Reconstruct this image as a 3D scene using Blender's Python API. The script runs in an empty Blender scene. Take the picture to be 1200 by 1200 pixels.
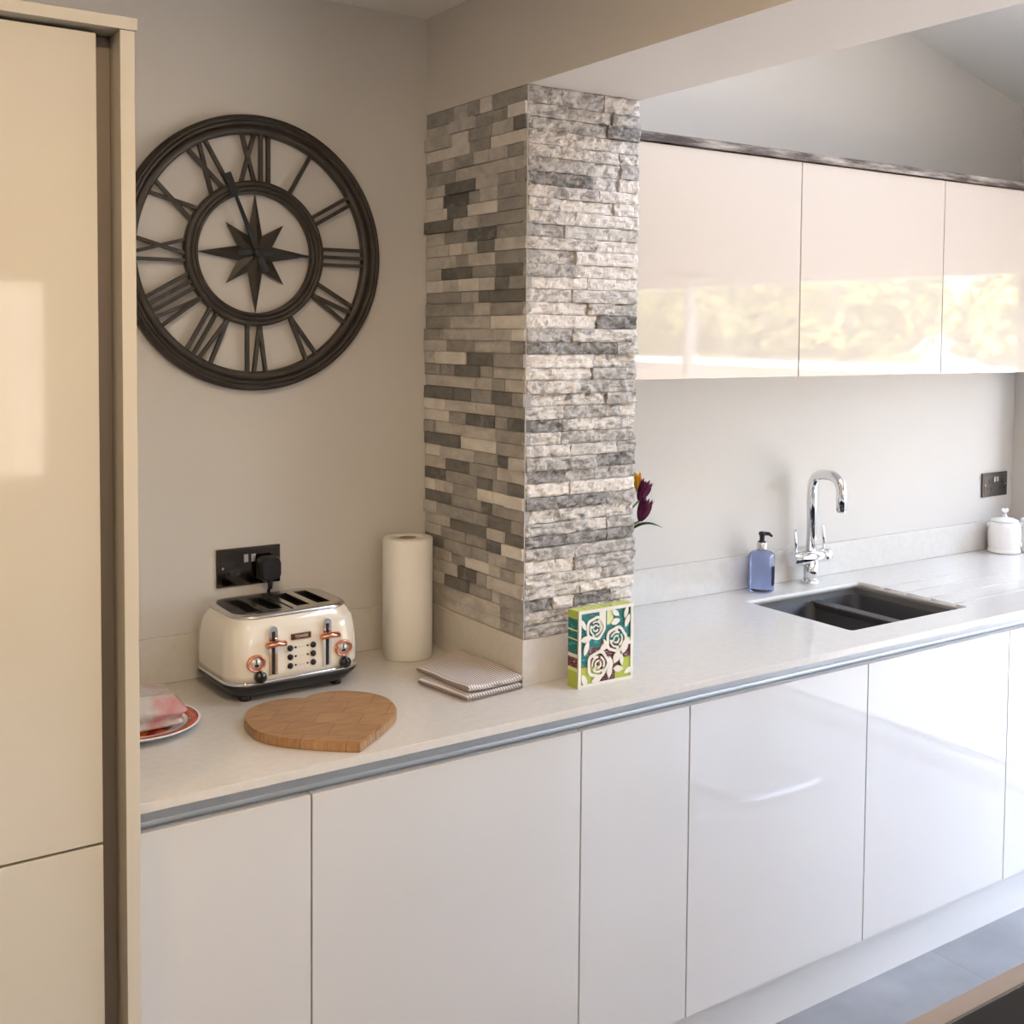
import bpy, bmesh, math, random
from mathutils import Vector, Matrix, noise
C = bpy.context.scene.collection
PI = math.pi
R = math.radians

# ---------------------------------------------------------------- camera
def make_camera():
    yaw, pitch, roll = R(33.732), R(2.7067), R(0.4532)
    F = Vector((math.sin(yaw)*math.cos(pitch), math.cos(yaw)*math.cos(pitch), -math.sin(pitch)))
    Rt = Vector((math.cos(yaw), -math.sin(yaw), 0)); Up = Rt.cross(F)
    R2 = Rt*math.cos(roll)+Up*math.sin(roll); U2 = -Rt*math.sin(roll)+Up*math.cos(roll)
    cam = bpy.data.cameras.new('camera'); o = bpy.data.objects.new('camera', cam); C.objects.link(o)
    m = Matrix((R2, U2, -F)).transposed().to_4x4(); m.translation = Vector((-.5087, -1.8233, 1.6812))
    o.matrix_world = m
    cam.sensor_fit = 'HORIZONTAL'; cam.sensor_width = 36; cam.lens = 1335.04/1200*36
    cam.shift_y = -(600-453.83)/1200; cam.clip_start = .02; cam.clip_end = 200
    bpy.context.scene.camera = o
make_camera()

# ---------------------------------------------------------------- world, sun, exposure
sc = bpy.context.scene
sc.view_settings.view_transform = 'Standard'; sc.view_settings.look = 'None'
sc.view_settings.gamma = 1; sc.view_settings.use_curve_mapping = False
EXPOSURE = 1.50
sc.view_settings.exposure = EXPOSURE
w = bpy.data.worlds.new('world'); sc.world = w; w.use_nodes = True
nt = w.node_tree; nt.nodes.clear()
sky = nt.nodes.new('ShaderNodeTexSky'); sky.sky_type = 'NISHITA'; sky.sun_disc = False
sky.sun_elevation = R(42); sky.sun_rotation = R(-60); sky.air_density = 1.0; sky.dust_density = 2.5; sky.ozone_density = 1
bg = nt.nodes.new('ShaderNodeBackground'); bg.inputs[1].default_value = 0.74
mixw = nt.nodes.new('ShaderNodeMix'); mixw.data_type = 'RGBA'; mixw.inputs[0].default_value = .45
mixw.inputs[7].default_value = (7.6, 8.5, 10.4, 1)          # thin bright cloud over the blue
out = nt.nodes.new('ShaderNodeOutputWorld')
nt.links.new(sky.outputs[0], mixw.inputs[6]); nt.links.new(mixw.outputs[2], bg.inputs[0]); nt.links.new(bg.outputs[0], out.inputs[0])

def light(name, typ, loc, energy, color, size=None, rot=None, size_y=None, spot=None, blend=.6):
    l = bpy.data.lights.new(name, typ); l.energy = energy; l.color = color
    if typ == 'AREA':
        l.shape = 'RECTANGLE' if size_y else 'DISK'; l.size = size
        if size_y: l.size_y = size_y
    elif typ == 'SUN': l.angle = size
    else: l.shadow_soft_size = size
    if typ == 'SPOT': l.spot_size = spot; l.spot_blend = blend
    o = bpy.data.objects.new(name, l); C.objects.link(o); o.location = loc
    if rot is not None: o.rotation_euler = rot
    return o
sun = light('sun', 'SUN', (0, 0, 8), 10.5, (1, .90, .77), R(.6))
sun.rotation_euler = Vector((.30, -.50, -.81)).to_track_quat('-Z', 'Y').to_euler()
def portal(name, loc, direction, sx, sy):
    l = bpy.data.lights.new(name, 'AREA'); l.shape = 'RECTANGLE'; l.size = sx; l.size_y = sy
    l.cycles.is_portal = True
    o = bpy.data.objects.new(name, l); C.objects.link(o); o.location = loc
    o.rotation_euler = Vector(direction).to_track_quat('-Z', 'Z').to_euler()
XE = 3.334            # end wall of the extension
WY = .618             # back wall plane
YR = -5.0             # rear wall plane
XL = -2.6             # left wall plane
# openings: (y0,y1,z0,z1) in the end wall; skylight; rear window (x0,x1,z0,z1)
EWIN = (.10, .50, .945, 1.95)
EDOOR = (-3.9, -.12, .04, 1.95)
RWIN = (-.1, .93, .80, 2.0)
def roofz(x): return 2.684-(x-2.655)*.2547
SKY = (1.45, 2.40, -1.45, -.30)    # x0,x1,y0,y1
portal('portal_end_window', (XE+.16, .30, 1.45), (-1, 0, 0), 1.0, .42)
portal('portal_doors', (XE+.16, -2.0, 1.0), (-1, 0, 0), 1.92, 3.8)
portal('portal_rear', (.38, YR-.12, 1.4), (0, 1, 0), 1.0, 1.2)
portal('portal_roof', (1.925, -.875, roofz(1.925)+.25), (-.247, 0, -.969), 1.2, 1.05)
# ceiling spotlights of the kitchen (warm), the lamp fittings are built further down
SPOTS = [(-.15, -1.0), (-1.4, -1.0), (-.15, -2.8), (-1.4, -2.8)]
WARM = (1.0, .73, .42)
for i, (x, y) in enumerate(SPOTS):
    light('spot_light', 'AREA', (x, y, 2.418), 5.2, WARM, .07)

# ---------------------------------------------------------------- materials
MATS = {}
def mat(name, color, rough=.5, metal=0, coat=0, spec=.5, bump=None, noise_col=None, trans=0, ior=1.45, sheen=0, emit=None, alpha=1):
    """noise_col = (color2, scale, detail, lo, hi [,stretch]); bump = (scale, strength, distance)"""
    m = bpy.data.materials.new(name); m.use_nodes = True; t = m.node_tree; b = t.nodes['Principled BSDF']
    b.inputs['Base Color'].default_value = (*color, 1); b.inputs['Roughness'].default_value = rough
    b.inputs['Metallic'].default_value = metal; b.inputs['Coat Weight'].default_value = coat
    b.inputs['Coat Roughness'].default_value = .02
    b.inputs['Specular IOR Level'].default_value = spec; b.inputs['Transmission Weight'].default_value = trans
    b.inputs['IOR'].default_value = ior; b.inputs['Sheen Weight'].default_value = sheen
    b.inputs['Alpha'].default_value = alpha
    if emit: b.inputs['Emission Color'].default_value = (*emit[0], 1); b.inputs['Emission Strength'].default_value = emit[1]
    if noise_col or bump:
        tc = t.nodes.new('ShaderNodeTexCoord'); mp = t.nodes.new('ShaderNodeMapping'); t.links.new(tc.outputs['Object'], mp.inputs[0])
    if noise_col:
        if len(noise_col) > 5: mp.inputs['Scale'].default_value = noise_col[5]
        n = t.nodes.new('ShaderNodeTexNoise'); n.inputs['Scale'].default_value = noise_col[1]; n.inputs['Detail'].default_value = noise_col[2]
        t.links.new(mp.outputs[0], n.inputs[0])
        cr = t.nodes.new('ShaderNodeMapRange'); cr.inputs[1].default_value = noise_col[3]; cr.inputs[2].default_value = noise_col[4]
        t.links.new(n.outputs[0], cr.inputs[0])
        mx = t.nodes.new('ShaderNodeMix'); mx.data_type = 'RGBA'; mx.inputs[6].default_value = (*color, 1); mx.inputs[7].default_value = (*noise_col[0], 1)
        t.links.new(cr.outputs[0], mx.inputs[0]); t.links.new(mx.outputs[2], b.inputs['Base Color'])
    if bump:
        n2 = t.nodes.new('ShaderNodeTexNoise'); n2.inputs['Scale'].default_value = bump[0]; n2.inputs['Detail'].default_value = 6
        t.links.new(tc.outputs['Object'], n2.inputs[0])
        bp = t.nodes.new('ShaderNodeBump'); bp.inputs['Strength'].default_value = bump[1]; bp.inputs['Distance'].default_value = bump[2]
        t.links.new(n2.outputs[0], bp.inputs['Height']); t.links.new(bp.outputs[0], b.inputs['Normal'])
    MATS[name] = m
    return m
M = MATS
mat('wall_paint', (.61, .575, .53), .75, bump=(180, .06, .002), noise_col=((.59, .555, .51), 2.2, 2, .3, .7))
mat('beam_paint', (.68, .63, .58), .8)
mat('ceiling_paint', (.80, .78, .74), .8)
mat('gloss_cream_lit', (.585, .51, .435), .05, coat=.7, spec=.5)  # same cream gloss as the tall doors, stronger light worked into its colour
mat('gloss_cream', (.56, .515, .435), .05, coat=.45, spec=.5)  # cream gloss, some lamp warmth worked into the colour
mat('gloss_cream_cool', (.60, .585, .575), .05, coat=.15, spec=.45)  # same cream gloss again, cool daylight cast worked into its colour

mat('carcass', (.30, .28, .26), .5)
mat('recess_dark', (.17, .14, .115), .45, metal=.3)
mat('quartz', (.64, .605, .56), .12, spec=.3, noise_col=((.60, .565, .52), 60, 4, .35, .75))
mat('aluminium', (.72, .74, .76), .42, metal=.85)
mat('chrome', (.86, .86, .87), .05, metal=1)
mat('steel', (.62, .60, .57), .22, metal=1)
mat('black_nickel', (.10, .085, .075), .12, metal=1)
mat('dark_grey_plate', (.075, .07, .068), .28, metal=.6)
mat('black_plastic', (.012, .012, .013), .3)
mat('black_gloss', (.01, .01, .011), .08, coat=.6)
mat('clock_metal', (.040, .033, .027), .42, metal=.25, bump=(90, .12, .002), noise_col=((.060, .049, .040), 25, 4, .35, .7))
mat('clock_hand', (.010, .010, .011), .35)
mat('copper', (.80, .36, .24), .16, metal=1)
mat('cream_enamel', (.80, .74, .63), .12, coat=1)
mat('dial_face', (.62, .60, .56), .3, metal=.5)
mat('badge', (.10, .035, .022), .3)
mat('badge_text', (.75, .60, .5), .3)
mat('slot_dark', (.03, .027, .024), .6, metal=.5)
mat('paper', (.80, .78, .73), .95, bump=(260, .5, .002))
mat('paper_core', (.30, .24, .18), .95)
mat('ceramic', (.86, .84, .82), .16, coat=.5)
mat('sink_composite', (.035, .034, .035), .5, bump=(900, .1, .0005))
mat('sink_rim', (.13, .122, .115), .45)
mat('steel_drain', (.75, .75, .75), .2, metal=1)
mat('stem_green', (.07, .12, .03), .5)
mat('tulip_purple', (.13, .012, .055), .45, noise_col=((.24, .03, .10), 40, 3, .4, .7))
mat('tulip_yellow', (.95, .62, .03), .45, noise_col=((.85, .16, .02), 35, 2, .5, .75))
mat('black_glass', (.008, .008, .009), .05, coat=.5)
mat('hob_frame', (.11, .085, .07), .35, metal=.5)
mat('island_top', (.25, .20, .17), .35, noise_col=((.23, .185, .155), 30, 4, .35, .75), bump=(700, .05, .0004))
mat('island_body', (.50, .48, .45), .35)
mat('table_white', (.84, .82, .79), .3)
mat('chair_seat', (.55, .55, .57), .7)
mat('frame_white', (.80, .80, .79), .3)
mat('frame_grey', (.10, .10, .11), .4)
mat('leaf', (.16, .19, .03), .55, noise_col=((.60, .56, .20), 1.6, 4, .35, .7))
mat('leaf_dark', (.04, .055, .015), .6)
mat('bark', (.10, .07, .045), .9)
mat('grass', (.20, .24, .11), .9, noise_col=((.27, .30, .15), 3, 5, .3, .7))
mat('garden_wall', (.42, .36, .30), .8, noise_col=((.32, .27, .23), 4, 4, .3, .7))
mat('coping', (.85, .83, .80), .7)
mat('patio', (.64, .57, .50), .8, noise_col=((.56, .50, .44), 4, 4, .3, .7))
mat('bulb', (1, 1, 1), .5, emit=((1, .74, .48), 9))
mat('roof_felt', (.25, .25, .26), .9)

def wood(name, c1, c2):
    m = bpy.data.materials.new(name); m.use_nodes = True; t = m.node_tree; b = t.nodes['Principled BSDF']
    tc = t.nodes.new('ShaderNodeTexCoord'); mp = t.nodes.new('ShaderNodeMapping'); mp.inputs['Scale'].default_value = (1, 9, 1)
    mp.inputs['Rotation'].default_value = (0, 0, R(38))
    t.links.new(tc.outputs['Object'], mp.inputs[0])
    n = t.nodes.new('ShaderNodeTexNoise'); n.inputs['Scale'].default_value = 26; n.inputs['Detail'].default_value = 8
    t.links.new(mp.outputs[0], n.inputs[0])
    # laminated blocks
    mp2 = t.nodes.new('ShaderNodeMapping'); mp2.inputs['Rotation'].default_value = (0, 0, R(38)); t.links.new(tc.outputs['Object'], mp2.inputs[0])
    br = t.nodes.new('ShaderNodeTexBrick'); br.inputs['Scale'].default_value = 1; br.inputs['Brick Width'].default_value = .085; br.inputs['Row Height'].default_value = .062
    br.inputs['Mortar Size'].default_value = .0009; br.inputs['Mortar Smooth'].default_value = .6; br.inputs['Bias'].default_value = 0
    br.inputs['Color1'].default_value = (*c1, 1); br.inputs['Color2'].default_value = (*c2, 1); br.inputs['Mortar'].default_value = (c2[0]*.55, c2[1]*.5, c2[2]*.45, 1)
    t.links.new(mp2.outputs[0], br.inputs[0])
    mr = t.nodes.new('ShaderNodeMapRange'); mr.inputs[1].default_value = .3; mr.inputs[2].default_value = .75; mr.inputs[3].default_value = 1.12; mr.inputs[4].default_value = .66
    t.links.new(n.outputs[0], mr.inputs[0])
    mx = t.nodes.new('ShaderNodeMix'); mx.data_type = 'RGBA'; mx.blend_type = 'MULTIPLY'; mx.inputs[0].default_value = 1
    t.links.new(br.outputs[0], mx.inputs[6]); t.links.new(mr.outputs[0], mx.inputs[7]); t.links.new(mx.outputs[2], b.inputs['Base Color'])
    b.inputs['Roughness'].default_value = .5
    MATS[name] = m
wood('board_wood', (.42, .235, .11), (.35, .185, .082))

def weathered():
    m = bpy.data.materials.new('weathered_board'); m.use_nodes = True; t = m.node_tree; b = t.nodes['Principled BSDF']
    tc = t.nodes.new('ShaderNodeTexCoord'); mp = t.nodes.new('ShaderNodeMapping'); mp.inputs['Scale'].default_value = (5, 20, 45)
    t.links.new(tc.outputs['Object'], mp.inputs[0])
    n = t.nodes.new('ShaderNodeTexNoise'); n.inputs['Scale'].default_value = 1.6; n.inputs['Detail'].default_value = 9; n.inputs['Roughness'].default_value = .7
    t.links.new(mp.outputs[0], n.inputs[0])
    cr = t.nodes.new('ShaderNodeValToRGB'); e = cr.color_ramp.elements
    e[0].position = .42; e[0].color = (.05, .035, .028, 1); e[1].position = .74; e[1].color = (.50, .43, .37, 1)
    t.links.new(n.outputs[0], cr.inputs[0]); t.links.new(cr.outputs[0], b.inputs['Base Color']); b.inputs['Roughness'].default_value = .7
    MATS['weathered_board'] = m
weathered()

def stone_mat(name, c1, c2, sc_, lo, hi, bstr, rough=.75, streak=(1, 1, 1.6)):
    m = bpy.data.materials.new(name); m.use_nodes = True; t = m.node_tree; b = t.nodes['Principled BSDF']
    tc = t.nodes.new('ShaderNodeTexCoord'); mp = t.nodes.new('ShaderNodeMapping'); mp.inputs['Scale'].default_value = streak
    mp.inputs['Rotation'].default_value = (.2, .35, 0)
    t.links.new(tc.outputs['Object'], mp.inputs[0])
    n = t.nodes.new('ShaderNodeTexNoise'); n.inputs['Scale'].default_value = sc_; n.inputs['Detail'].default_value = 8; n.inputs['Roughness'].default_value = .65; n.inputs['Distortion'].default_value = .6
    t.links.new(mp.outputs[0], n.inputs[0])
    cr = t.nodes.new('ShaderNodeMapRange'); cr.inputs[1].default_value = lo; cr.inputs[2].default_value = hi; t.links.new(n.outputs[0], cr.inputs[0])
    mx = t.nodes.new('ShaderNodeMix'); mx.data_type = 'RGBA'; mx.inputs[6].default_value = (*c1, 1); mx.inputs[7].default_value = (*c2, 1)
    t.links.new(cr.outputs[0], mx.inputs[0]); t.links.new(mx.outputs[2], b.inputs['Base Color'])
    n2 = t.nodes.new('ShaderNodeTexNoise'); n2.inputs['Scale'].default_value = 110; n2.inputs['Detail'].default_value = 8; t.links.new(tc.outputs['Object'], n2.inputs[0])
    bp = t.nodes.new('ShaderNodeBump'); bp.inputs['Strength'].default_value = bstr; bp.inputs['Distance'].default_value = .003
    t.links.new(n2.outputs[0], bp.inputs['Height']); t.links.new(bp.outputs[0], b.inputs['Normal'])
    b.inputs['Roughness'].default_value = rough
    MATS[name] = m; return m
STN = [stone_mat('stone_white', (.74, .70, .65), (.60, .565, .525), 22, .4, .7, .5),
       stone_mat('stone_pale', (.58, .55, .51), (.42, .395, .37), 18, .4, .65, .5),
       stone_mat('stone_mid', (.38, .36, .335), (.27, .255, .24), 20, .4, .65, .5),
       stone_mat('stone_dark', (.20, .19, .18), (.13, .125, .12), 22, .4, .65, .5),
       stone_mat('stone_black', (.12, .115, .112), (.26, .25, .24), 30, .5, .7, .5),
       # split-face stones with dark veins
       stone_mat('stone_split_white', (.68, .63, .58), (.46, .42, .385), 45, .5, .75, 1),
       stone_mat('stone_split_veined', (.62, .575, .53), (.20, .185, .175), 36, .46, .66, 1),
       stone_mat('stone_split_grey', (.50, .47, .44), (.20, .185, .175), 40, .42, .66, 1),
       stone_mat('stone_split_dark', (.34, .32, .305), (.10, .095, .09), 45, .38, .62, 1)]

def glass_mat(name, tint=(1, 1, 1), r0=.05):
    m = bpy.data.materials.new(name); m.use_nodes = True; t = m.node_tree; t.nodes.clear()
    tr = t.nodes.new('ShaderNodeBsdfTransparent'); tr.inputs[0].default_value = (*tint, 1)
    gl = t.nodes.new('ShaderNodeBsdfGlossy'); gl.inputs['Roughness'].default_value = 0
    lw = t.nodes.new('ShaderNodeLayerWeight'); lw.inputs[0].default_value = .5
    pw = t.nodes.new('ShaderNodeMath'); pw.operation = 'POWER'; pw.inputs[1].default_value = 5; t.links.new(lw.outputs['Facing'], pw.inputs[0])
    fr = t.nodes.new('ShaderNodeMath'); fr.operation = 'MULTIPLY_ADD'; fr.inputs[1].default_value = .96; fr.inputs[2].default_value = .035; t.links.new(pw.outputs[0], fr.inputs[0])
    mx = t.nodes.new('ShaderNodeMixShader'); o = t.nodes.new('ShaderNodeOutputMaterial')
    t.links.new(fr.outputs[0], mx.inputs[0]); t.links.new(tr.outputs[0], mx.inputs[1]); t.links.new(gl.outputs[0], mx.inputs[2]); t.links.new(mx.outputs[0], o.inputs[0])
    MATS[name] = m
glass_mat('window_glass', (.96, .97, .97))
glass_mat('bottle_clear', (.97, .98, .99))
mat('soap_blue', (.36, .43, .70), .05, trans=.9, ior=1.33, coat=.6)
mat('bottle_label', (.02, .035, .16), .4)
mat('bag_plastic', (.60, .55, .51), .20, trans=.2, coat=.6, bump=(45, .7, .012), noise_col=((.62, .20, .20), 12, 2, .47, .66), alpha=.88)
mat('plate_white', (.84, .84, .86), .12, coat=.6)
mat('plate_red', (.50, .055, .02), .15, coat=.6, noise_col=((.28, .02, .012), 40, 3, .45, .65))
mat('plate_orange', (.75, .17, .04), .15, coat=.6, noise_col=((.35, .03, .015), 30, 2, .45, .6))
mat('box_green', (.40, .48, .07), .5); mat('box_lime', (.66, .70, .34), .5)
mat('box_teal', (.01, .13, .13), .5, noise_col=((.05, .38, .36), 60, 2, .5, .7, (1, 1, 3)))
mat('box_plum', (.10, .015, .02), .5, noise_col=((.60, .50, .45), 90, 2, .55, .7, (1, 1, 6)))
mat('box_white', (.72, .68, .60), .5)

def floor_mat():
    m = bpy.data.materials.new('floor_tiles'); m.use_nodes = True; t = m.node_tree; b = t.nodes['Principled BSDF']
    tc = t.nodes.new('ShaderNodeTexCoord'); mp = t.nodes.new('ShaderNodeMapping'); mp.inputs['Location'].default_value = (-2.15+6, .43, 0)
    t.links.new(tc.outputs['Object'], mp.inputs[0])
    br = t.nodes.new('ShaderNodeTexBrick'); br.offset = 0; br.inputs['Scale'].default_value = 1; br.inputs['Brick Width'].default_value = .6; br.inputs['Row Height'].default_value = .6
    br.inputs['Mortar Size'].default_value = .0022; br.inputs['Color1'].default_value = (.27, .27, .285, 1); br.inputs['Color2'].default_value = (.29, .29, .305, 1); br.inputs['Mortar'].default_value = (.24, .235, .23, 1)
    t.links.new(mp.outputs[0], br.inputs[0])
    n = t.nodes.new('ShaderNodeTexNoise'); n.inputs['Scale'].default_value = 4.5; n.inputs['Detail'].default_value = 7; t.links.new(tc.outputs['Object'], n.inputs[0])
    mr = t.nodes.new('ShaderNodeMapRange'); mr.inputs[1].default_value = .3; mr.inputs[2].default_value = .7; mr.inputs[3].default_value = .72; mr.inputs[4].default_value = 1.1; t.links.new(n.outputs[0], mr.inputs[0])
    mx = t.nodes.new('ShaderNodeMix'); mx.data_type = 'RGBA'; mx.blend_type = 'MULTIPLY'; mx.inputs[0].default_value = 1
    t.links.new(br.outputs[0], mx.inputs[6]); t.links.new(mr.outputs[0], mx.inputs[7]); t.links.new(mx.outputs[2], b.inputs['Base Color'])
    b.inputs['Roughness'].default_value = .35
    MATS['floor_tiles'] = m
floor_mat()

def towel_mat():
    m = bpy.data.materials.new('towel_check'); m.use_nodes = True; t = m.node_tree; b = t.nodes['Principled BSDF']
    uv = t.nodes.new('ShaderNodeUVMap'); sp = t.nodes.new('ShaderNodeSeparateXYZ'); t.links.new(uv.outputs[0], sp.inputs[0])
    res = []
    for i, (f, th) in enumerate(((22, .34), (24, .30))):
        mu = t.nodes.new('ShaderNodeMath'); mu.operation = 'MULTIPLY'; mu.inputs[1].default_value = f; t.links.new(sp.outputs[i], mu.inputs[0])
        fr = t.nodes.new('ShaderNodeMath'); fr.operation = 'FRACT'; t.links.new(mu.outputs[0], fr.inputs[0])
        ls = t.nodes.new('ShaderNodeMath'); ls.operation = 'LESS_THAN'; ls.inputs[1].default_value = th; t.links.new(fr.outputs[0], ls.inputs[0]); res.append(ls)
    mxm = t.nodes.new('ShaderNodeMath'); mxm.operation = 'MAXIMUM'
    s0 = t.nodes.new('ShaderNodeMath'); s0.operation = 'MULTIPLY'; s0.inputs[1].default_value = .85; t.links.new(res[0].outputs[0], s0.inputs[0])
    s1 = t.nodes.new('ShaderNodeMath'); s1.operation = 'MULTIPLY'; s1.inputs[1].default_value = .35; t.links.new(res[1].outputs[0], s1.inputs[0])
    t.links.new(s0.outputs[0], mxm.inputs[0]); t.links.new(s1.outputs[0], mxm.inputs[1])
    mx = t.nodes.new('ShaderNodeMix'); mx.data_type = 'RGBA'; mx.inputs[6].default_value = (.70, .64, .61, 1); mx.inputs[7].default_value = (.17, .13, .125, 1)
    t.links.new(mxm.outputs[0], mx.inputs[0]); t.links.new(mx.outputs[2], b.inputs['Base Color']); b.inputs['Roughness'].default_value = .95
    MATS['towel_check'] = m
towel_mat()

# ---------------------------------------------------------------- mesh helpers
class MB:
    """collects shapes into one mesh"""
    def __init__(s): s.bm = bmesh.new(); s.mi = 0
    def _mark(s, faces, smooth=False):
        for f in faces: f.material_index = s.mi; f.smooth = smooth
    def box(s, x0, x1, y0, y1, z0, z1, bev=0, seg=2):
        r = bmesh.ops.create_cube(s.bm, size=1)
        vs = r['verts']
        for v in vs: v.co = Vector(((x0+x1)/2+v.co.x*(x1-x0), (y0+y1)/2+v.co.y*(y1-y0), (z0+z1)/2+v.co.z*(z1-z0)))
        fs = list({f for v in vs for f in v.link_faces})
        if bev:
            es = list({e for v in vs for e in v.link_edges})
            r2 = bmesh.ops.bevel(s.bm, geom=es, offset=bev, segments=seg, profile=.5, affect='EDGES')
            fs = list({f for f in s.bm.faces if f.is_valid and f in set(r2['faces'])} | {f for f in fs if f.is_valid})
        s._mark(fs); return s
    def prism(s, pts, axis, a, b):
        """pts: 2D outline; axis: 'x','y','z' extrusion between a and b"""
        def P(p, q):
            return Vector((q, p[0], p[1])) if axis == 'x' else Vector((p[0], q, p[1])) if axis == 'y' else Vector((p[0], p[1], q))
        A = [s.bm.verts.new(P(p, a)) for p in pts]; B = [s.bm.verts.new(P(p, b)) for p in pts]
        n = len(pts); fs = [s.bm.faces.new(A), s.bm.faces.new(B[::-1])]
        for i in range(n): fs.append(s.bm.faces.new((A[i], B[i], B[(i+1) % n], A[(i+1) % n])))
        bmesh.ops.recalc_face_normals(s.bm, faces=fs); s._mark(fs); return s
    def strip(s, pts, axis, a, b, th):
        """thin extruded profile line with thickness th"""
        L = [Vector(p) for p in pts]; off = []
        for i in range(len(L)):
            d = (L[min(i+1, len(L)-1)]-L[max(i-1, 0)]).normalized(); off.append(L[i]+Vector((-d.y, d.x))*th)
        return s.prism([tuple(p) for p in L]+[tuple(p) for p in off[::-1]], axis, a, b)
    def lathe(s, prof, c=(0, 0, 0), n=40, axis='z', cap=True, smooth=True):
        """prof: list of (r,h)"""
        rings = []
        for r_, h in prof:
            ring = []
            for i in range(n):
                a = 2*PI*i/n; x, y = r_*math.cos(a), r_*math.sin(a)
                p = (x, y, h) if axis == 'z' else (x, -h, y) if axis == 'y' else (h, x, y)
                ring.append(s.bm.verts.new((c[0]+p[0], c[1]+p[1], c[2]+p[2])))
            rings.append(ring)
        fs = []
        for A, B in zip(rings, rings[1:]):
            for i in range(n): fs.append(s.bm.faces.new((A[i], A[(i+1) % n], B[(i+1) % n], B[i])))
        caps = []
        if cap: caps = [s.bm.faces.new(rings[0][::-1]), s.bm.faces.new(rings[-1])]
        bmesh.ops.recalc_face_normals(s.bm, faces=fs+caps)
        s._mark(fs, smooth); s._mark(caps); return s
    def ring(s, prof, c, n=96, axis='y'):
        """closed profile revolved (torus-like). prof (r,h); height runs toward -y for axis y"""
        rings = []
        for r_, h in prof:
            ring = []
            for i in range(n):
                a = 2*PI*i/n; x, z = r_*math.cos(a), r_*math.sin(a)
                p = (x, -h, z) if axis == 'y' else (x, z, h)
                ring.append(s.bm.verts.new((c[0]+p[0], c[1]+p[1], c[2]+p[2])))
            rings.append(ring)
        fs = []
        for k in range(len(rings)):
            A, B = rings[k], rings[(k+1) % len(rings)]
            for i in range(n): fs.append(s.bm.faces.new((A[i], A[(i+1) % n], B[(i+1) % n], B[i])))
        bmesh.ops.recalc_face_normals(s.bm, faces=fs); s._mark(fs, True)
        return s
    def tube(s, pts, r_, n=16, cap=True, closed=False):
        pts = [Vector(p) for p in pts]; N = len(pts); rings = []
        rad = r_ if isinstance(r_, (list, tuple)) else [r_]*N
        t0 = (pts[1]-pts[0]).normalized(); up = Vector((0, 0, 1)) if abs(t0.z) < .9 else Vector((1, 0, 0))
        nrm = (up-t0*up.dot(t0)).normalized()
        for i in range(N):
            if closed: t = (pts[(i+1) % N]-pts[i-1]).normalized()
            else: t = (pts[min(i+1, N-1)]-pts[max(i-1, 0)]).normalized()
            nrm = (nrm-t*nrm.dot(t)).normalized(); bi = t.cross(nrm)
            rings.append([s.bm.verts.new(pts[i]+(nrm*math.cos(2*PI*k/n)+bi*math.sin(2*PI*k/n))*rad[i]) for k in range(n)])
        fs = []
        prs = list(zip(rings, rings[1:]))+([(rings[-1], rings[0])] if closed else [])
        for A, B in prs:
            for i in range(n): fs.append(s.bm.faces.new((A[i], A[(i+1) % n], B[(i+1) % n], B[i])))
        caps = []
        if cap and not closed: caps = [s.bm.faces.new(rings[0][::-1]), s.bm.faces.new(rings[-1])]
        bmesh.ops.recalc_face_normals(s.bm, faces=fs+caps); s._mark(fs, True); s._mark(caps); return s
    def loft(s, secs, c=(0, 0), n=8, captop=True, capbot=True, smooth=True):
        """secs: (w,d,r,z) rounded rectangles"""
        rings = []
        for w_, d_, r_, z in secs:
            ring = []
            for (sx, sy, a0) in ((1, 1, 0), (-1, 1, 90), (-1, -1, 180), (1, -1, 270)):
                for k in range(n+1):
                    a = R(a0+90*k/n); ring.append(s.bm.verts.new((c[0]+sx*(w_/2-r_)+r_*math.cos(a), c[1]+sy*(d_/2-r_)+r_*math.sin(a), z)))
            rings.append(ring)
        m_ = len(rings[0]); fs = []
        for A, B in zip(rings, rings[1:]):
            for i in range(m_): fs.append(s.bm.faces.new((A[i], A[(i+1) % m_], B[(i+1) % m_], B[i])))
        caps = []
        if capbot: caps.append(s.bm.faces.new(rings[0][::-1]))
        if captop: caps.append(s.bm.faces.new(rings[-1]))
        s._mark(fs, smooth); s._mark(caps); return s
    def build(s, name, mats, parent=None, loc=None):
        me = bpy.data.meshes.new(name); s.bm.to_mesh(me); s.bm.free()
        for m in (mats if isinstance(mats, (list, tuple)) else [mats]): me.materials.append(M[m] if isinstance(m, str) else m)
        o = bpy.data.objects.new(name, me); C.objects.link(o)
        if parent: o.parent = parent
        if loc is not None: o.location = loc
        return o
def tag(o, label=None, cat=None, group=None, kind=None):
    if label: o['label'] = label
    if cat: o['category'] = cat
    if group: o['group'] = group
    if kind: o['kind'] = kind
    return o
def thing(name, label, cat, loc=(0, 0, 0), rz=0, group=None):
    o = bpy.data.objects.new(name, None); C.objects.link(o); o.empty_display_size = .05
    o.location = loc; o.rotation_euler = (0, 0, rz)
    return tag(o, label, cat, group)
def struct(name, mb, m, label, cat):
    o = mb.build(name, m); tag(o, label, cat, kind='structure'); return o
def boolean(o, cutter_mb, op='DIFFERENCE'):
    c = cutter_mb.build('cutter', o.data.materials[0])
    md = o.modifiers.new('b', 'BOOLEAN'); md.object = c; md.operation = op; md.solver = 'EXACT'
    bpy.context.view_layer.update()
    dg = bpy.context.evaluated_depsgraph_get(); me = bpy.data.meshes.new_from_object(o.evaluated_get(dg))
    o.modifiers.clear(); o.data = me; bpy.data.objects.remove(c); return o
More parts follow.
